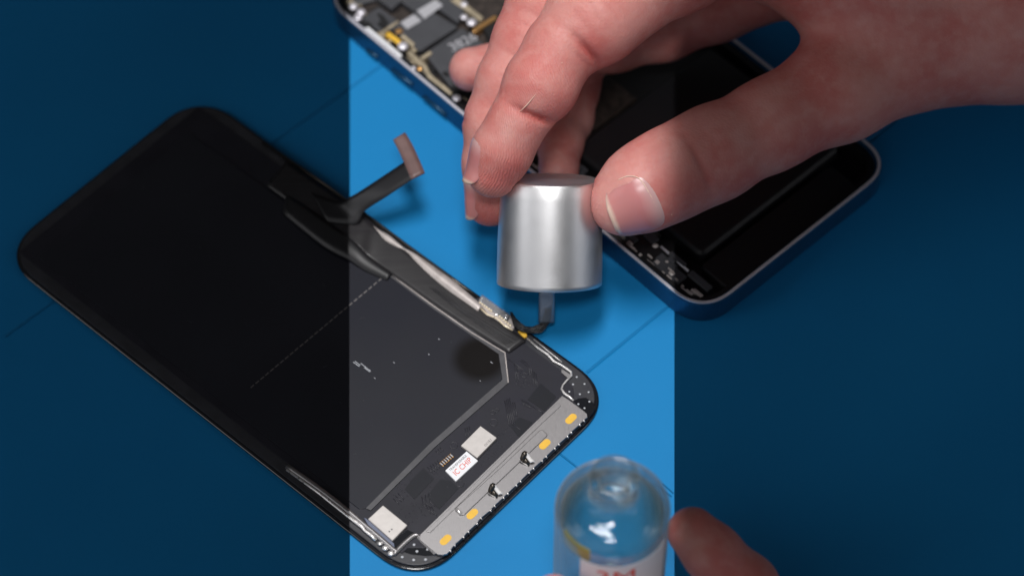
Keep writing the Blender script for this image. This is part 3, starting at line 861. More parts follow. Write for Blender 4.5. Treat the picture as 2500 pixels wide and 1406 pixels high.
# chips, the white sticker and the gold pins
def text_part(s, size, o3, ux, uy, mt, parent, name='lettering', sx=1.0, curve=None):
    cu = bpy.data.curves.new('t', 'FONT'); cu.body = s; cu.size = size
    ob = bpy.data.objects.new('t', cu); COL.objects.link(ob)
    dg = bpy.context.evaluated_depsgraph_get()
    me = bpy.data.meshes.new_from_object(ob.evaluated_get(dg))
    vs = [tuple(v.co) for v in me.vertices]; fs = [tuple(p.vertices) for p in me.polygons]
    bpy.data.objects.remove(ob); bpy.data.meshes.remove(me); bpy.data.curves.remove(cu)
    m = MB()
    if curve: P = [curve(v[0] * sx, v[1]) for v in vs]
    else: P = [np.array(o3) + np.array(ux) * v[0] * sx + np.array(uy) * v[1] for v in vs]
    m.add(P, fs); return m.build(name, mt, parent)


def quad_frame(q, z):
    P = [at(x, y, z) for x, y in q]       # lower-left, lower-right, upper-right, upper-left as read
    o = P[0]; ux = P[1] - P[0]; uy = P[3] - P[0]
    return o, ux / np.linalg.norm(ux), uy / np.linalg.norm(uy), np.linalg.norm(ux), np.linalg.norm(uy)


ch1 = [(1125, 1087), (1173, 1039), (1213, 1068), (1165, 1117)]
c1 = part('chip', M['chip'], droot, lambda m: m.ppoly(ch1, 1.72, 2.65), bevel=0.12)
o, ux, uy, lx, ly = quad_frame([ch1[3], ch1[2], ch1[1], ch1[0]], 2.66)
text_part('0V1E1', 1.0, o + ux * lx * .50 + uy * 0.45, ux, uy, M['grey_ink'], c1)
ch2 = [(898, 1266), (935, 1232), (995, 1281), (958, 1319)]
c2_ = part('chip', M['chip'], droot, lambda m: m.ppoly(ch2, 1.72, 2.75), bevel=0.18)
part('printed_mark', M['tape'], c2_, lambda m: [m.ppoly([(948 + 6 * k, 1297 - 5 * k), (951 + 6 * k, 1299 - 5 * k), (953 + 6 * k, 1296 - 5 * k), (950 + 6 * k, 1294 - 5 * k)], 2.74, 2.757) for k in range(2)])
lab = [(1113, 1174), (1167, 1124), (1139, 1101), (1087, 1148)]
lb = part('sticker', M['white'], droot, lambda m: m.ppoly(lab, 1.72, 2.35), bevel=0.05)
o, ux, uy, lx, ly = quad_frame(lab, 2.36)
text_part('IC CHIP', 2.15, o + ux * lx * .12 + uy * ly * .24, ux, uy, M['red_ink'], lb, sx=0.80)
text_part('TRANSPARABLE', 0.95, o + ux * lx * .10 + uy * ly * .72, ux, uy, M['black_ink'], lb, sx=0.88)
for k in range(6):
    x, y = 1078 + 4.9 * k, 1132 - 4.2 * k
    part('gold_pin', M['gold'], droot, lambda m: m.ppoly([(x - 6, y - 2), (x - 3, y - 4.5), (x + 6, y + 3.5), (x + 3, y + 6)], 1.72, 1.95), bevel=0.05)
    part('pin_tip', M['white_dot'], droot, lambda m: m.tube([wpx(x - 3, y - 2, 1.98), wpx(x + 3, y + 3.2, 1.98)], 0.17, n=6), smooth=True)

# the display's long cable standing up off the mat
part('cable', M['ribbon'], droot, lambda m: m.strip([(wpx(*a), wpx(*b)) for a, b in
     (((760, 470, 3.0), (800, 540, 3.2)), ((820, 490, 4.6), (868, 545, 4.4)), ((858, 479, 8), (892, 513, 7)), ((920, 440, 12.5), (945, 478, 12)), ((986, 396, 16), (1008, 436, 16)))], 0.3, nsub=8, nw=4, bulge=.2), smooth=True)
part('cable_connector', M['stiffener'], droot, lambda m: m.strip([(wpx(960, 341, 17), wpx(989, 323, 17)), (wpx(976, 372, 16.6), wpx(1010, 360, 16.8)), (wpx(1004, 437, 16.2), wpx(1037, 421, 16.4))], 0.5, nsub=6, nw=3), smooth=True)

# ------------------------------------------------------------------ the opened phone lying behind
FZ = 7.6
q0 = at(854, 62, FZ)[:2]; q1 = at(1140, 291, FZ)[:2]; q2 = at(1560, 655, FZ)[:2]
f1 = (q2 - q0); f1 = f1 / np.linalg.norm(f1)
f2 = np.array([-f1[1], f1[0]])
if f2[1] < 0: f2 = -f2
FC = at(1712, 775, FZ)[:2]
FC = q1 + f1 * ((FC - q1) @ f1)


def fl(a, b): return FC - f1 * a + f2 * b


proot = empty('opened_phone', (*fl(70, 35), 0))
tag(proot, 'opened blue phone chassis with exposed circuit boards, lying behind the display', 'phone')
part('rear_cover', M['cavity'], proot, lambda m: m.prism(rrect(0.6, 146, 0.6, 71, 11, fl), 0.2, 1.6))


def wall(m, z0, z1, out, thick):
    A = rrect(out, 146.6 - out, out, 71.6 - out, 11 - out, fl); B = rrect(out + thick, 146.6 - out - thick, out + thick, 71.6 - out - thick, 11 - out - thick, fl)
    n = len(A)
    vs = [(*p, z0) for p in A] + [(*p, z1) for p in A] + [(*p, z0) for p in B] + [(*p, z1) for p in B]; fs = []
    for i in range(n):
        j = (i + 1) % n
        fs += [(i, j, n + j, n + i), (2 * n + j, 2 * n + i, 3 * n + i, 3 * n + j), (n + i, n + j, 3 * n + j, 3 * n + i), (j, i, 2 * n + i, 2 * n + j)]
    m.add(vs, fs)


part('side_frame', M['blue_metal'], proot, lambda m: wall(m, 0.0, 7.2, 0, 1.5), bevel=0.4)
part('rim', M['rim'], proot, lambda m: wall(m, 7.2, 7.65, 0.2, 0.75), bevel=0.1)
part('inner_ledge', M['cavity'], proot, lambda m: wall(m, 1.6, 6.3, 1.5, 1.6))
for (xa, ya, xb, yb, r) in ((896, 122, 922, 140, .7), (958, 170, 1008, 208, .7), (1035, 236, 1090, 282, .7)):
    def slot(m):
        # on the outer wall of the long side
        out = []
        for (x, y) in ((xa, ya), (xb, yb)):
            d = R * (x - 1250) / FPX - U * (y - 703) / FPX - T
            nrm = np.array([*(-f2), 0.0]); P0 = np.array([*fl(50, -0.05), 4.0])
            out.append(CAM + d * (((P0 - CAM) @ nrm) / (d @ nrm)))
        m.tube(out, 0.5, n=10)
    part('side_button', mat('blue_grey_button', (0.02, 0.07, 0.13), 0.3, metal=0.5), proot, slot, smooth=True)


def c1px(cx, cy): return (854 + cx / 3.515, cy / 3.515)


def plate(name, m_, pts, z0, z1, bev=0.3):
    return part(name, M[m_], proot, lambda m: m.ppoly([c1px(*p) for p in pts], z0, z1), bevel=bev)


part('circuit_board', M['brown_board'], proot, lambda m: m.prism([fl(64, 3.5), fl(143, 3.5), fl(143, 40), fl(64, 40)], 1.6, 3.4))
plate('shield_plate', 'shield', [(330, 250), (640, 60), (930, 230), (600, 440)], 3.4, 5.6)
plate('shield_plate', 'shield', [(640, 460), (960, 240), (1260, 460), (1230, 640), (900, 800), (780, 640)], 3.4, 5.4)
plate('shield_plate', 'shield', [(380, -30), (620, -180), (1000, 60), (930, 200), (700, 30), (560, 100)], 3.4, 5.7)
plate('shield_plate', 'shield', [(90, 160), (250, 60), (420, 180), (250, 270)], 3.4, 5.5)
plate('shield_plate', 'shield', [(170, -60), (330, -150), (500, -40), (360, 80)], 3.4, 5.9)
plate('shield_plate', 'shield', [(-60, -60), (100, -120), (230, 0), (40, 50)], 3.4, 5.0)
plate('shield_plate', 'cavity', [(1130, 230), (1400, 60), (1500, 300), (1240, 420)], 3.4, 5.2)
plate('pale_label', 'grey_label', [(435, 195), (550, 125), (615, 180), (490, 252)], 5.55, 5.72, .03)
plate('pale_label', 'grey_label', [(575, 95), (735, 0), (800, 48), (640, 165)], 5.65, 5.82, .03)
plate('white_strip', 'white', [(120, 240), (160, 230), (450, 470), (430, 510), (330, 470)], 6.0, 6.9)
plate('gold_connector', 'yellow', [(300, 295), (335, 270), (445, 350), (415, 385)], 3.4, 6.0)
plate('gold_connector', 'gold', [(380, 260), (430, 235), (460, 265), (410, 290)], 3.4, 6.2)
plate('gold_connector', 'gold', [(1050, 250), (1240, 130), (1275, 150), (1070, 280)], 3.4, 5.9)
plate('tan_strip', 'tan_board', [(430, 310), (460, 290), (560, 375), (540, 405)], 3.4, 6.3)
plate('tan_strip', 'tan_board', [(270, 265), (410, 175), (425, 190), (285, 285)], 3.4, 6.0)
plate('tan_strip', 'tan_board', [(485, 450), (515, 430), (660, 560), (700, 640), (885, 795), (860, 815), (670, 670), (620, 590)], 3.4, 6.4)
plate('tan_strip', 'tan_board', [(600, 490), (690, 435), (710, 455), (620, 515)], 3.4, 6.2)
plate('tan_strip', 'tan_board', [(860, 0), (930, -20), (1150, 150), (1120, 180), (970, 70)], 3.4, 6.2)
for cx, cy, r in ((455, 400, 1.5), (1045, 195, 1.4), (980, 150, 1.0), (915, 845, 1.2), (95, 110, 1.3), (30, 60, 1.2), (70, 155, 1.2), (545, 590, .8), (600, 590, .9), (980, 40, 1.0)):
    part('screw_head', M['rim'] if cx != 600 else M['gold'], proot, lambda m: m.ball(wpx(*c1px(cx, cy), 6.2), r, sc=(1, 1, .45)), smooth=True)
_r2 = random.Random(5)
part('small_components', M['tan_board'], proot, lambda m: [m.box(np.array([*fl(64 + _r2.random() * 78, 3.8 + abs(_r2.gauss(0, 2.6))), 3.9 + _r2.random() * 1.2]), (*f1, 0), (*f2, 0), (0, 0, 1), _r2.uniform(.3, 1.1), _r2.uniform(.25, .6), .5) for _ in range(70)])
part('small_dark_components', M['cavity'], proot, lambda m: [m.box(np.array([*fl(64 + _r2.random() * 78, 3.8 + abs(_r2.gauss(0, 3.4))), 4.2 + _r2.random() * 1.4]), (*f1, 0), (*f2, 0), (0, 0, 1), _r2.uniform(.5, 1.8), _r2.uniform(.3, .9), .6) for _ in range(70)])
o = at(1104, 128, 5.45)
tdir = at(1160, 100, 5.45) - o; tdir /= np.linalg.norm(tdir)
text_part('3826', 4.3, o, tdir, np.cross([0, 0, 1], tdir), M['grey_label'], proot)
part('battery', M['battery'], proot, lambda m: m.prism(rrect(14, 62, 14, 66, 2.5, fl), 1.6, 6.4), bevel=1.4, seg=4)
part('speaker_module', M['cavity'], proot, lambda m: m.prism(rrect(3, 12.5, 12, 60, 1.5, fl), 1.6, 5.4), bevel=0.4)
part('metal_bar', M['rim'], proot, lambda m: m.tube([wpx(1614, 602, 6.0), wpx(1650, 634, 6.0), wpx(1680, 662, 6.0)], 0.35, n=6), smooth=True)
for x, y, r in ((1628, 642, 1.2), (1640, 668, .8), (1600, 600, .7)):
    part('lower_screw', M['rail'], proot, lambda m: m.ball(wpx(x, y, 5.6), r, sc=(1.2, 1, .5)), smooth=True)
_r3 = random.Random(9)
part('edge_components', M['rail'], proot, lambda m: [m.box(np.array([*fl(6 + _r3.random() * 58, 2.6 + _r3.random() * 2.6), 5.6 + _r3.random() * .8]), (*f1, 0), (*f2, 0), (0, 0, 1), _r3.uniform(.25, 1.5), _r3.uniform(.15, .5), .35) for _ in range(46)], bevel=0.08)
part('inner_modules', M['shield'], proot, lambda m: [m.box(np.array([*fl(8 + _r3.random() * 52, 4 + _r3.random() * 8), 5.2 + _r3.random() * 1.0]), (*f1, 0), (*f2, 0), (0, 0, 1), _r3.uniform(1.0, 4.0), _r3.uniform(.6, 1.8), .5) for _ in range(22)], bevel=0.2)
part('lower_bracket', M['cavity'], proot, lambda m: (m.prism([fl(16, 3.2), fl(40, 3.2), fl(40, 6), fl(22, 10), fl(16, 9)], 1.6, 5.5), m.prism([fl(44, 3.2), fl(60, 3.2), fl(60, 10), fl(44, 8)], 1.6, 5.0)), bevel=0.3)

# ------------------------------------------------------------------ the silver cap with its brush
P0 = at(1334, 786, 4.2)
P0c = np.array([P0 @ R, P0 @ U, P0 @ T])
tilt = math.radians(10)
AX = U * math.cos(tilt) + T * math.sin(tilt)
# the axis leans a hair to the right in the picture
AX = AX + R * 0.012; AX /= np.linalg.norm(AX)
k = (DIST - P0c[2]) / FPX
hb = 94 * k / math.cos(tilt)          # height of the cap's mouth above the stem's end
HC = 252 * k / math.cos(tilt)
broot = empty('brush_cap', P0 + AX * hb + R * 0.6)
tag(broot, 'satin silver screw cap with a clear stem and black brush, pinched between thumb and finger', 'brush cap')
Rb = 128 * k; Rt = 119 * k
prof = [(Rb - 1.0, 3.0), (Rb - .9, 0.0), (Rb - .14, -.03), (Rb, 0.06), (Rb - .03, 1.2)]
for q in range(1, 9):
    f = q / 8; prof.append((Rb + (Rt - Rb) * (f ** 2.4) * .93, 1.2 + (HC - 2.0) * f))
for q in range(1, 7):
    a = math.pi / 2 * q / 6; prof.append((Rt * .995 - .65 + .65 * math.cos(a), HC - .65 + .65 * math.sin(a)))
prof += [(Rt * .6, HC), (0, HC)]
body = part('cap_shell', M['cap'], broot, lambda m: m.lathe(prof, ORG[broot.name], AX, R, 96), smooth=True)
part('inner_liner', M['cavity'], broot, lambda m: m.lathe([(0, 8.0), (Rb - 1.1, 8.0), (Rb - 1.05, 0.4)], ORG[broot.name], AX, R, 64), smooth=True)
ZZ = np.cross(R, AX); ZZ /= np.linalg.norm(ZZ)
SC0 = P0 + AX * 6.0


def stem(m):
    # a flat clear tube: outer and inner wall
    for (w, d, off) in ((2.05, 1.1, 0.0), (1.65, 0.7, 0.25)):
        ring_ = []
        for kk in range(28):
            a = 2 * math.pi * kk / 28
            c, s_ = math.cos(a), math.sin(a)
            ring_.append((w * math.copysign(abs(c) ** .5, c), d * math.copysign(abs(s_) ** .5, s_)))
        b0 = P0 + AX * off; L = hb + 6
        vs = [b0 + R * x + ZZ * y for x, y in ring_] + [b0 + AX * L + R * x + ZZ * y for x, y in ring_]
        n = 28
        m.add(vs, [(i, (i + 1) % n, n + (i + 1) % n, n + i) for i in range(n)] + ([tuple(range(n))[::-1]] if off == 0 else []))


part('stem', M['stem'], broot, stem, smooth=True)


def spl(P, n):
    P = [np.array(p, float) for p in P]; out = []
    for i in range(len(P) - 1):
        p0, p1, p2, p3 = P[max(i - 1, 0)], P[i], P[i + 1], P[min(i + 2, len(P) - 1)]
        for j in range(n):
            f = j / n
            out.append(0.5 * ((2 * p1) + (-p0 + p2) * f + (2 * p0 - 5 * p1 + 4 * p2 - p3) * f * f + (-p0 + 3 * p1 - 3 * p2 + p3) * f ** 3))
    out.append(P[-1]); return out


def bristles(m):
    rr = random.Random(4)
    ends = [(1247, 762), (1249, 772), (1252, 784), (1256, 794), (1262, 801), (1270, 806), (1280, 809)]
    for i in range(240):
        e = rr.random() ** 1.5 * (len(ends) - 1.001); a = ends[int(e)]; b_ = ends[int(e) + 1]; f = e - int(e)
        tx, ty = a[0] * (1 - f) + b_[0] * f + rr.uniform(-2, 2), a[1] * (1 - f) + b_[1] * f + rr.uniform(-2, 2)
        j = np.array([rr.gauss(0, .45), rr.gauss(0, .35), rr.gauss(0, .3)])
        s = e / 6
        q = [P0 + AX * (3.2 + rr.uniform(-.3, .4)) + R * rr.uniform(-.4, 1.3) + ZZ * rr.uniform(-.5, .5),
             P0 + AX * 0.4 + R * rr.uniform(-.9, .9) + ZZ * rr.uniform(-.5, .5),
             at(1318, 800, 3.0) + j * .9, at(1296, 807 - 3 * (1 - s), 2.7) + j * .7, at(1275 - 3 * (1 - s), 798 + 8 * s, 2.9) + j * .5 + np.array([0, 0, .3]),
             at(tx, ty, 3.0 + .8 * (1 - s))]
        m.tube(spl(q, 5), [.14] * 20 + [.14, .13, .12, .10, .08, .05], n=5)


part('bristles', M['bristle'], broot, bristles, smooth=True)
part('stray_hair', M['bristle'], broot, lambda m: m.tube(spl([at(1252, 762, 4.5), at(1225, 765, 4.5), at(1205, 775, 3.6), at(1197, 782, 2.8)], 6), .05, n=5), smooth=True)


# ------------------------------------------------------------------ hands: one implicit surface each, meshed with surface nets
def smin(a, b, k):
    h = np.clip(0.5 + 0.5 * (b - a) / k, 0, 1)
    return b * (1 - h) + a * h - k * h * (1 - h)


def cone(P, a, b, ra, rb):
    ab = b - a
    h = np.clip(((P - a) @ ab) / (ab @ ab), 0, 1)
    return np.linalg.norm(P - a - h[..., None] * ab, axis=-1) - (ra + (rb - ra) * h)


def chain(P, js, k=2.0):
    d = None
    for (a, ra), (b, rb) in zip(js[:-1], js[1:]):
        c = cone(P, a, b, ra, rb)
        d = c if d is None else smin(d, c, k)
    return d


def surface_nets(F, lo, h):
    nx, ny, nz = F.shape
    S = F < 0
    cx = np.zeros((nx - 1, ny - 1, nz - 1), int)
    for i in (0, 1):
        for j in (0, 1):
            for k in (0, 1):
                cx += S[i:nx - 1 + i, j:ny - 1 + j, k:nz - 1 + k]
    act = (cx > 0) & (cx < 8)
    idx = -np.ones(act.shape, int); ids = np.argwhere(act); idx[act] = np.arange(len(ids))
    acc = np.zeros((len(ids), 3)); cnt = np.zeros(len(ids))
    cs = [(i, j, k) for i in (0, 1) for j in (0, 1) for k in (0, 1)]
    for a in cs:
        for ax in range(3):
            if a[ax]: continue
            b = list(a); b[ax] = 1
            fa = F[ids[:, 0] + a[0], ids[:, 1] + a[1], ids[:, 2] + a[2]]; fb = F[ids[:, 0] + b[0], ids[:, 1] + b[1], ids[:, 2] + b[2]]
            m = (fa < 0) != (fb < 0); t = np.where(m, fa / np.where(m, fa - fb, 1), 0)
            p = np.tile(np.array(a, float), (len(ids), 1)); p[:, ax] = t
            acc[m] += p[m]; cnt[m] += 1
    V = lo + (ids + acc / cnt[:, None]) * h
    faces = []
    for ax in range(3):
        o1, o2 = [(1, 2), (2, 0), (0, 1)][ax]
        A = [slice(None)] * 3; B = [slice(None)] * 3; A[ax] = slice(0, -1); B[ax] = slice(1, None)
        ch = S[tuple(A)] != S[tuple(B)]
        E_ = np.argwhere(ch)
        E_ = E_[(E_[:, o1] > 0) & (E_[:, o2] > 0) & (E_[:, o1] < F.shape[o1] - 1) & (E_[:, o2] < F.shape[o2] - 1)]
        q = []
        for d1, d2 in ((0, 0), (-1, 0), (-1, -1), (0, -1)):
            c = E_.copy(); c[:, o1] += d1; c[:, o2] += d2
            q.append(idx[c[:, 0], c[:, 1], c[:, 2]])
        q = np.stack(q, 1)
        flip = S[E_[:, 0], E_[:, 1], E_[:, 2]]
        q[~flip] = q[~flip][:, ::-1]
        faces.append(q)
    return V, np.concatenate(faces)


blush = []


def build_hand(name, sdf, lo, hi, h, creases, pads, org, name_mat='skin'):
    ax = [np.arange(lo[i], hi[i] + h, h) for i in range(3)]
    F = np.empty((len(ax[0]), len(ax[1]), len(ax[2])), np.float32)
    Y, Z = np.meshgrid(ax[1], ax[2], indexing='ij')
    for i in range(0, len(ax[0]), 12):
        xs = ax[0][i:i + 12]
        P = np.stack([np.broadcast_to(xs[:, None, None], (len(xs), *Y.shape)), np.broadcast_to(Y, (len(xs), *Y.shape)), np.broadcast_to(Z, (len(xs), *Y.shape))], -1)
        F[i:i + 12] = sdf(P)
    V, Q = surface_nets(F, np.array(lo, float), h)
    for (c, nrm, w, dep, rad) in creases:                 # pull creases in, measured along the crease's own axis
        pass
    me = bpy.data.meshes.new(name)
    O = np.array([org @ R, org @ U, org @ T])
    me.from_pydata([tuple(v) for v in (V - O) * MM], [], [tuple(int(i) for i in q) for q in Q])
    cr = np.zeros(len(V)); pd = np.zeros(len(V)); rd = np.zeros(len(V))
    for (c, nrm, w, dep, rad) in creases:
        s = (V - c) @ nrm; r = np.linalg.norm(V - c, axis=1)
        cr = np.maximum(cr, np.exp(-(s / (w * 1.8)) ** 2) * np.clip(1.3 - r / rad, 0, 1) * min(1, dep * 1.2))
    for (c, rad, centre, amp) in pads:
        r = np.linalg.norm(V - c, axis=1); wgt = np.clip(1.6 - r / rad * 1.2, 0, 1)
        pd = np.maximum(pd, wgt * amp)
        rr_ = np.linalg.norm((V - centre) * np.array([1, .8, 1]), axis=1)
        rd = np.where(wgt > 0.01, rr_, rd)
    for (c, rad, amt) in blush:
        cr = np.maximum(cr, amt * np.exp(-(np.linalg.norm(V - c, axis=1) / rad) ** 2))
    for nm, arr in (('crease', cr), ('pad', pd), ('ridge', rd)):
        a = me.attributes.new(nm, 'FLOAT', 'POINT'); a.data.foreach_set('value', arr.astype(np.float32))
    me.polygons.foreach_set('use_smooth', [True] * len(me.polygons))
    me.materials.append(M[name_mat])
    o = bpy.data.objects.new(name, me); COL.objects.link(o)
    o.matrix_world = Matrix.Translation(Vector(org * MM)) @ ROT.to_4x4()
    sm = o.modifiers.new('smooth', 'SMOOTH'); sm.factor = 0.5; sm.iterations = 3
    return o


def J(px, py, t, r):
    p = cp(px, py, t); return (p, r * (DIST - t) / FPX)


index_f = [J(1205, 418, 24, 66), J(1228, 365, 26, 71), J(1264, 298, 28, 68), J(1320, 209, 29, 88), J(1370, 120, 28, 86), J(1450, 45, 26, 116), J(1520, -5, 24, 108), J(1650, -85, 20, 118), J(1860, -190, 12, 140)]
middle_f = [J(1197, 492, 7, 61), J(1200, 400, 9, 67), J(1207, 300, 12, 72), J(1245, 200, 14, 78), J(1290, 100, 14, 84), J(1335, 0, 14, 92), J(1400, -110, 10, 105), J(1600, -210, 4, 120), J(1850, -260, 0, 140)]
ring_f = [J(1364, 420, -6, 50), J(1368, 350, -14, 52), J(1385, 290, -22, 60), J(1395, 220, -26, 64), J(1420, 120, -24, 68), J(1480, 10, -14, 80), J(1600, -100, -12, 100), J(1850, -180, -10, 130)]
pinky_f = [J(1150, 170, -22, 54), J(1215, 168, -22, 58), J(1300, 160, -24, 60), J(1400, 128, -24, 60), J(1500, 108, -22, 66), J(1620, 72, -22, 76), J(1750, 10, -20, 90), J(1950, -80, -14, 110)]
thumb_f = [J(1512, 497, 22, 72), J(1545, 475, 22, 92), J(1590, 448, 21, 103), J(1655, 416, 20, 108), J(1740, 375, 18, 112), J(1880, 305, 14, 108), J(2050, 215, 8, 128), J(2250, 90, 0, 165)]
palm = [J(1900, -160, 8, 170), J(2150, -90, 2, 230), J(2450, -40, -2, 250), J(2800, -60, -4, 250)]
palm2 = [J(2250, 60, 0, 180), J(2500, 20, -2, 220)]


def unit(v): return v / np.linalg.norm(v)


def crs(a, b, px, py, t, w=.45, dep=.5, rad=7.0, tilt_=0.0):
    """crease across a finger running from joint a to joint b"""
    n = unit(b[0] - a[0]); n = unit(n + np.array([n[1], -n[0], 0]) * tilt_)
    return (cp(px, py, t), n, w, dep, rad)


creases = [crs(index_f[1], index_f[3], 1320, 292, 36, .7, 1.3, 7.0, -.15), crs(index_f[1], index_f[3], 1300, 280, 36, 1.3, .35, 6.5, -.15),
           crs(index_f[3], index_f[5], 1448, 132, 36, .8, 1.4, 7.5, .05), crs(index_f[3], index_f[5], 1432, 150, 36, .5, .5, 5.0, -.1),
           crs(middle_f[2], middle_f[4], 1140, 295, 12, .5, .6, 4.5), crs(middle_f[2], middle_f[4], 1150, 285, 12, .4, .35, 4.5),
           crs(thumb_f[2], thumb_f[5], 1700, 400, 28, .7, .5, 9.0)]


creases += [crs(index_f[4], index_f[6], px_, py_, 38, .30, .22, 5.0, tl) for px_, py_, tl in
            ((1330, 55, .3), (1352, 30, .2), (1300, 70, .5), (1420, 45, .1), (1450, 20, .2), (1475, 60, 0), (1500, 30, .1), (1385, 170, .2))]
creases += [crs(middle_f[3], middle_f[5], px_, py_, 24, .30, .22, 4.0, tl) for px_, py_, tl in ((1285, 60, .1), (1300, 30, 0), (1250, 130, .2), (1235, 190, .1), (1275, 90, 0))]
creases += [crs(thumb_f[2], thumb_f[4], px_, py_, 31, .30, .20, 4.5, tl) for px_, py_, tl in ((1600, 400, .6), (1612, 410, .7), (1575, 395, .9), (1640, 360, .2), (1655, 380, .1))]
blush += [(cp(1240, 430, 30), 7.0, .55), (cp(1345, 250, 34), 6.0, .45), (cp(1440, 120, 34), 7.0, .5), (cp(1510, 60, 34), 9.0, .25), (cp(1190, 530, 10), 5.0, .6),
          (cp(1600, 385, 30), 5.0, .4), (cp(1655, 450, 30), 8.0, .4), (cp(1450, 500, 24), 4.0, .35), (cp(1800, 0, 20), 16.0, .3)]


def right_sdf(P):
    di = chain(P, index_f, 3.0)
    dm = chain(P, middle_f, 3.0)
    dr = chain(P, ring_f, 3.0)
    dp = chain(P, pinky_f, 3.0)
    dt = chain(P, thumb_f, 4.0)
    # flatten the pulp where the fingertips press on the cap
    d = smin(di, dm, 0.5)
    d = np.minimum(d, smin(dr, dp, 1.0))
    pl = smin(chain(P, palm, 8.0), chain(P, palm2, 8.0), 10.0)
    d = smin(d, pl, 9.0)
    d = smin(d, dt, np.where(P[..., 0] > 60, 8.0, 0.5))
    for (c, nrm, w, dep, rad) in creases:
        s = (P - c) @ nrm
        r = np.linalg.norm(P - c, axis=-1)
        d = d + dep * np.exp(-(s / w) ** 2) * np.clip(1.4 - r / rad, 0, 1)
    # the cap presses a little flat into the skin
    q = P - CAPO; hgt = q @ CAPA; rad_ = np.linalg.norm(q - hgt[..., None] * CAPA, axis=-1)
    rc = Rb + (Rt - Rb) * np.clip(hgt / HC, 0, 1)
    dc = np.where(hgt < HC, rc + 0.05 - rad_, -1.0)
    return np.maximum(d, dc)


CO = ORG[broot.name]
CAPO = np.array([CO @ R, CO @ U, CO @ T]); CAPA = np.array([AX @ R, AX @ U, AX @ T])
pads = [(cp(1215, 420, 30), 9.0, cp(1130, 330, 26), 1.0), (cp(1270, 320, 34), 7.5, cp(1130, 330, 26), .6), (cp(1335, 215, 36), 9.0, cp(1130, 330, 26), .4),
        (cp(1190, 520, 12), 5.0, cp(1120, 470, 12), .7), (cp(1470, 480, 24), 5.5, cp(1530, 520, 24), .55)]
hand_org = c2w(cp(1900, -150, 8))
lo = cp(1075, 610, -40); hi = cp(2560, -420, 60)
hand = build_hand('hand', right_sdf, (lo[0] - 2, lo[1] - 2, -36), (cp(2620, 0, 0)[0], cp(0, -330, 0)[1], 44), 0.62, creases, pads, hand_org)
tag(hand, 'right hand reaching in from the top, pinching the silver cap between index finger and thumb', 'hand')


def nail(name, hnd, org, sdf, base, axis, normal, length, width, lift=0.22, free=0.16, side=0.0):
    """a nail plate laid on the finger's surface; base = point inside the finger under the nail's middle (camera mm)"""
    a = unit(axis); nn = unit(normal - a * (normal @ a)); s = np.cross(a, nn)
    nu, nv = 20, 20
    C0 = np.zeros((nv + 1, nu + 1, 3)); N0 = np.zeros((nv + 1, nu + 1, 3))
    keep = None
    for j in range(nv + 1):
        f = j / nv; y = (f - .5) * length
        fe = min(f, 1 - free - .10)
        ye = (fe - .5) * length
        edge = 1.0
        if f > .66: edge = math.sqrt(max(0.0, 1 - ((f - .66) / .34) ** 2.6 * .86))
        if f < .30: edge = math.sqrt(max(0.0, 1 - ((.30 - f) / .30) ** 2.2 * .70))
        for i in range(nu + 1):
            u = (i / nu * 2 - 1) * edge
            ang = u * width
            d = nn * math.cos(ang) + s * math.sin(ang)
            o_ = base + a * ye
            rr = np.arange(0.5, 22, 0.06)
            F = sdf(o_ + d * rr[:, None])
            k_ = np.argmax(F > 0); r = rr[k_]
            over = max(0.0, f - fe)
            p = o_ + d * (r + lift * (1 - 2.0 * abs(i / nu * 2 - 1) ** 4) - .60 * max(0, (.16 - f) / .16)) + a * (y - ye) + nn * (over * length * -0.06)
            C0[j, i] = p; N0[j, i] = d
    for it in range(4):                                   # smooth the plate
        C1 = C0.copy(); C1[1:-1, 1:-1] = (C0[1:-1, 1:-1] * 2 + C0[:-2, 1:-1] + C0[2:, 1:-1] + C0[1:-1, :-2] + C0[1:-1, 2:]) / 6; C0 = C1
    V = []; UV = []
    for layer in (0, 1):
        for j in range(nv + 1):
            for i in range(nu + 1):
                V.append(c2w(C0[j, i] - N0[j, i] * (.42 if layer else 0))); UV.append((i / nu, j / nv))
    n1 = (nu + 1) * (nv + 1); fs = []
    for L_ in (0, 1):
        for j in range(nv):
            for i in range(nu):
                q = (L_ * n1 + j * (nu + 1) + i, L_ * n1 + j * (nu + 1) + i + 1, L_ * n1 + (j + 1) * (nu + 1) + i + 1, L_ * n1 + (j + 1) * (nu + 1) + i)
                fs.append(q if L_ == 0 else q[::-1])
    bd = [(0, i) for i in range(nu)] + [(j, nu) for j in range(nv)] + [(nv, i) for i in range(nu, 0, -1)] + [(j, 0) for j in range(nv, 0, -1)]
    ii = [j * (nu + 1) + i for j, i in bd]
    for k_ in range(len(ii)):
        a_, b_ = ii[k_], ii[(k_ + 1) % len(ii)]; fs.append((a_, b_, n1 + b_, n1 + a_))
    m = MB(); m.add(V, fs, UV)
    o = m.build(name, M['nail'], None, smooth=True, org=org)
    RT = ROT.transposed()
    for v in o.data.vertices: v.co = RT @ v.co
    o.parent = hnd; o.location = (0, 0, 0)
    return o


nail('nail', hand, hand_org, right_sdf, cp(1205, 405, 25.0), cp(1180, 470, 24) - cp(1226, 350, 26), np.array([-1.0, -.05, .12]), 12.5, math.radians(58))
nail('nail', hand, hand_org, right_sdf, cp(1198, 480, 8.0), cp(1196, 540, 6) - cp(1199, 430, 9), np.array([-1.0, 0, .05]), 11.5, math.radians(56))
nail('nail', hand, hand_org, right_sdf, cp(1547, 484, 20.0), cp(1475, 512, 21) - cp(1605, 460, 22), np.array([-.03, -.42, 1.0]), 13.8, math.radians(50), lift=.30, free=.05)
part_fl = MB()


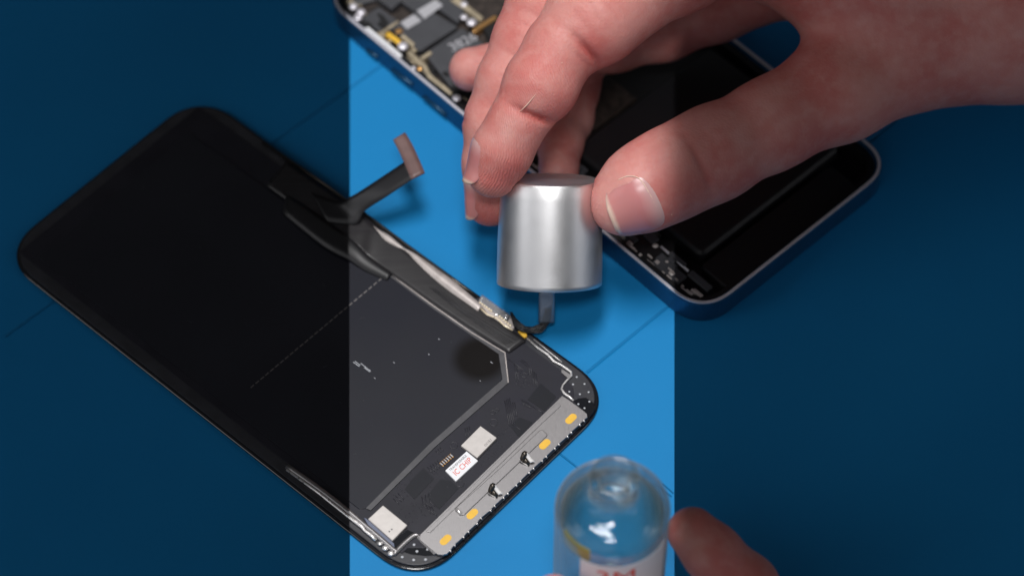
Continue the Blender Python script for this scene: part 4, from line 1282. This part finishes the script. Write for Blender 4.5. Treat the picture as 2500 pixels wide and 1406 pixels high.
def on_skin(px, py, up=0.0):
    for t_ in np.arange(44, 0, -0.1):
        p = cp(px, py, t_)
        if right_sdf(p[None, :])[0] < 0: return c2w(cp(px, py, t_ + up))
    return c2w(cp(px, py, 30))


part_fl.tube(spl([on_skin(1268, 274), on_skin(1281, 262, .1), on_skin(1293, 249, .15), on_skin(1302, 238, .1), on_skin(1308, 231)], 4),
             [.05, .10, .15, .19, .22, .24, .25, .24, .21, .18, .15, .13, .12, .1, .08, .06, .04], n=6, flat=.5)
flo = part_fl.build('skin_flake', mat('dry_skin', (0.72, 0.50, 0.40), 0.6), None, smooth=True, org=hand_org)
for v in flo.data.vertices: v.co = ROT.transposed() @ v.co
flo.parent = hand; flo.location = (0, 0, 0)
ctm = MB(); ctm.tube(spl([on_skin(x, y, .12) for x, y in ((1508, 440), (1530, 431), (1552, 432), (1566, 442), (1578, 460), (1592, 484), (1601, 503), (1612, 517))], 4), [.04] + [.11, .16, .12, .18, .13] * 5 + [.12, .10, .04], n=6)
cto = ctm.build('cuticle', bpy.data.materials['dry_skin'], None, smooth=True, org=hand_org)
for v in cto.data.vertices: v.co = ROT.transposed() @ v.co
cto.parent = hand; cto.location = (0, 0, 0)
for x, y, r_ in ((1640, 524, .22), (1372, 153, .26)):
    sm_ = MB(); sm_.ball(on_skin(x, y, .02), r_, nu=8, nv=5, sc=(.5, 1.1, .6))
    so = sm_.build('skin_speck', bpy.data.materials['dry_skin'], None, smooth=True, org=hand_org)
    for v in so.data.vertices: v.co = ROT.transposed() @ v.co
    so.parent = hand; so.location = (0, 0, 0)

# ------------------------------------------------------------------ the glass bottle in front
BH = 58.0                                            # height of the bottle's mouth
bc = at(1500, 1160, BH); BC = np.array([bc[0], bc[1], 0.0])
bk = (DIST - bc @ T) / FPX
RO = 144 * bk; RN = 60 * bk
bot = empty('glass_bottle', BC)
tag(bot, 'clear glass bottle of liquid, open necked, standing in front of the display corner', 'bottle')
SH = BH - 68 * bk / math.cos(ELEV) - 0.0             # height of the shoulder's widest ring
out_p = [(0, 0.0), (RO - 1.5, 0.0), (RO - .3, .6), (RO, 2.0), (RO, SH - 3.6)]
WD = 5.6
for q in range(0, 11):
    a = math.pi / 2 * q / 11; out_p.append((RO - WD + WD * math.cos(a), SH - 3.5 + 4.0 * math.sin(a)))
z1 = out_p[-1][1]
out_p += [(RN + 1.2, z1 + .7), (RN + .25, z1 + 1.3), (RN - .1, z1 + 2.4), (RN - .2, BH - 2.4), (RN + .25, BH - 1.8), (RN + .3, BH - .7), (RN, BH - .15), (RN - .5, BH)]
in_p = [(RN - 1.3, BH - .1), (RN - 1.75, BH - .8), (RN - 1.9, BH - 3), (RN - 1.9, z1 + .6), (RN - 1.5, z1 - .6), (RN + 1.0, z1 - 1.3), (RO - 4.6, SH - 1.2), (RO - 2.3, SH - 3.0), (RO - 1.3, SH - 5)]
LV = SH - 6.0
in_low = [(RO - 1.3, 4.5), (RO - 3.2, 3.0), (0, 2.6)]
glass = part('glass_body', M['glass'], bot, lambda m: m.lathe(out_p + in_p + in_low, BC, (0, 0, 1), R, 96), smooth=True)
part('liquid', M['liquid'], bot, lambda m: m.lathe([(0, LV), (RO - 1.7, LV), (RO - 1.4, LV + .25), (RO - 1.36, LV - .6), (RO - 1.36, 4.4), (RO - 3.3, 2.9), (0, 2.5)], BC, (0, 0, 1), R, 96), smooth=True)


def cyl(u, v, r=None):
    r = r or RO + .12
    a = u / r - math.pi / 2 + LA0
    return BC + np.array([math.cos(a) * r, math.sin(a) * r, v])


LA0 = math.radians(6)


def patch(m, u0, u1, v0, v1, r0, r1):
    n = 24; vs = []
    for r in (r0, r1):
        for v in (v0, v1):
            for i in range(n + 1): vs.append(cyl(u0 + (u1 - u0) * i / n, v, r))
    k1 = n + 1; fs = []
    for i in range(n):
        fs += [(i, i + 1, k1 + i + 1, k1 + i), (2 * k1 + i, 3 * k1 + i, 3 * k1 + i + 1, 2 * k1 + i + 1), (k1 + i, k1 + i + 1, 3 * k1 + i + 1, 3 * k1 + i), (i, 2 * k1 + i, 2 * k1 + i + 1, i + 1)]
    fs += [(0, k1, 3 * k1, 2 * k1), (n, 2 * k1 + n, 3 * k1 + n, k1 + n)]
    m.add(vs, fs)


LT = SH - 7.0
blab = part('label', M['white'], bot, lambda m: patch(m, -9, 13, 8, LT, RO + .02, RO + .10), smooth=False)
text_part('3M', 7.6, None, None, None, M['red_ink'], blab, curve=lambda x, y: cyl(x - 5.5, y + LT - 7.2, RO + .16))
part('yellow_sticker', mat('olive_sticker', (0.42, 0.34, 0.02), 0.5), bot, lambda m: patch(m, -14.5, -6.5, LT - 1.6, LT + 3.4, RO - 1.2, RO - 1.05))

# ------------------------------------------------------------------ the other hand steadying the bottle
lh = {
    'f1': [J(1690, 1298, 70, 62), J(1740, 1350, 70, 68), J(1820, 1430, 68, 76), J(1900, 1560, 62, 90)],
    'f2': [J(1352, 1450, 92, 50), J(1400, 1510, 92, 60), J(1480, 1580, 88, 74), J(1640, 1680, 80, 95)],
    'pm': [J(1920, 1640, 62, 130), J(1700, 1720, 70, 150)],
}


def left_sdf(P):
    d = np.minimum(chain(P, lh['f1'], 3.0), chain(P, lh['f2'], 3.0))
    d = smin(d, chain(P, lh['pm'], 4.0), 8.0)
    q = P - BCc; hgt = q @ BAc; rad_ = np.linalg.norm(q - hgt[..., None] * BAc, axis=-1)
    return np.maximum(d, RO + .15 - rad_)


BCc = np.array([BC @ R, BC @ U, BC @ T]); BAc = np.array([0, U[2], T[2]])
lorg = c2w(cp(1850, 1640, 65))
a0 = cp(1290, 1900, 40); a1 = cp(2080, 1200, 40)
hand2 = build_hand('hand', left_sdf, (a0[0], a0[1], 45), (a1[0], a1[1], 106), 0.7, [], [], lorg)
tag(hand2, 'hand at the lower edge steadying the glass bottle, only fingertips in view', 'hand')
bpy.context.view_layer.update()
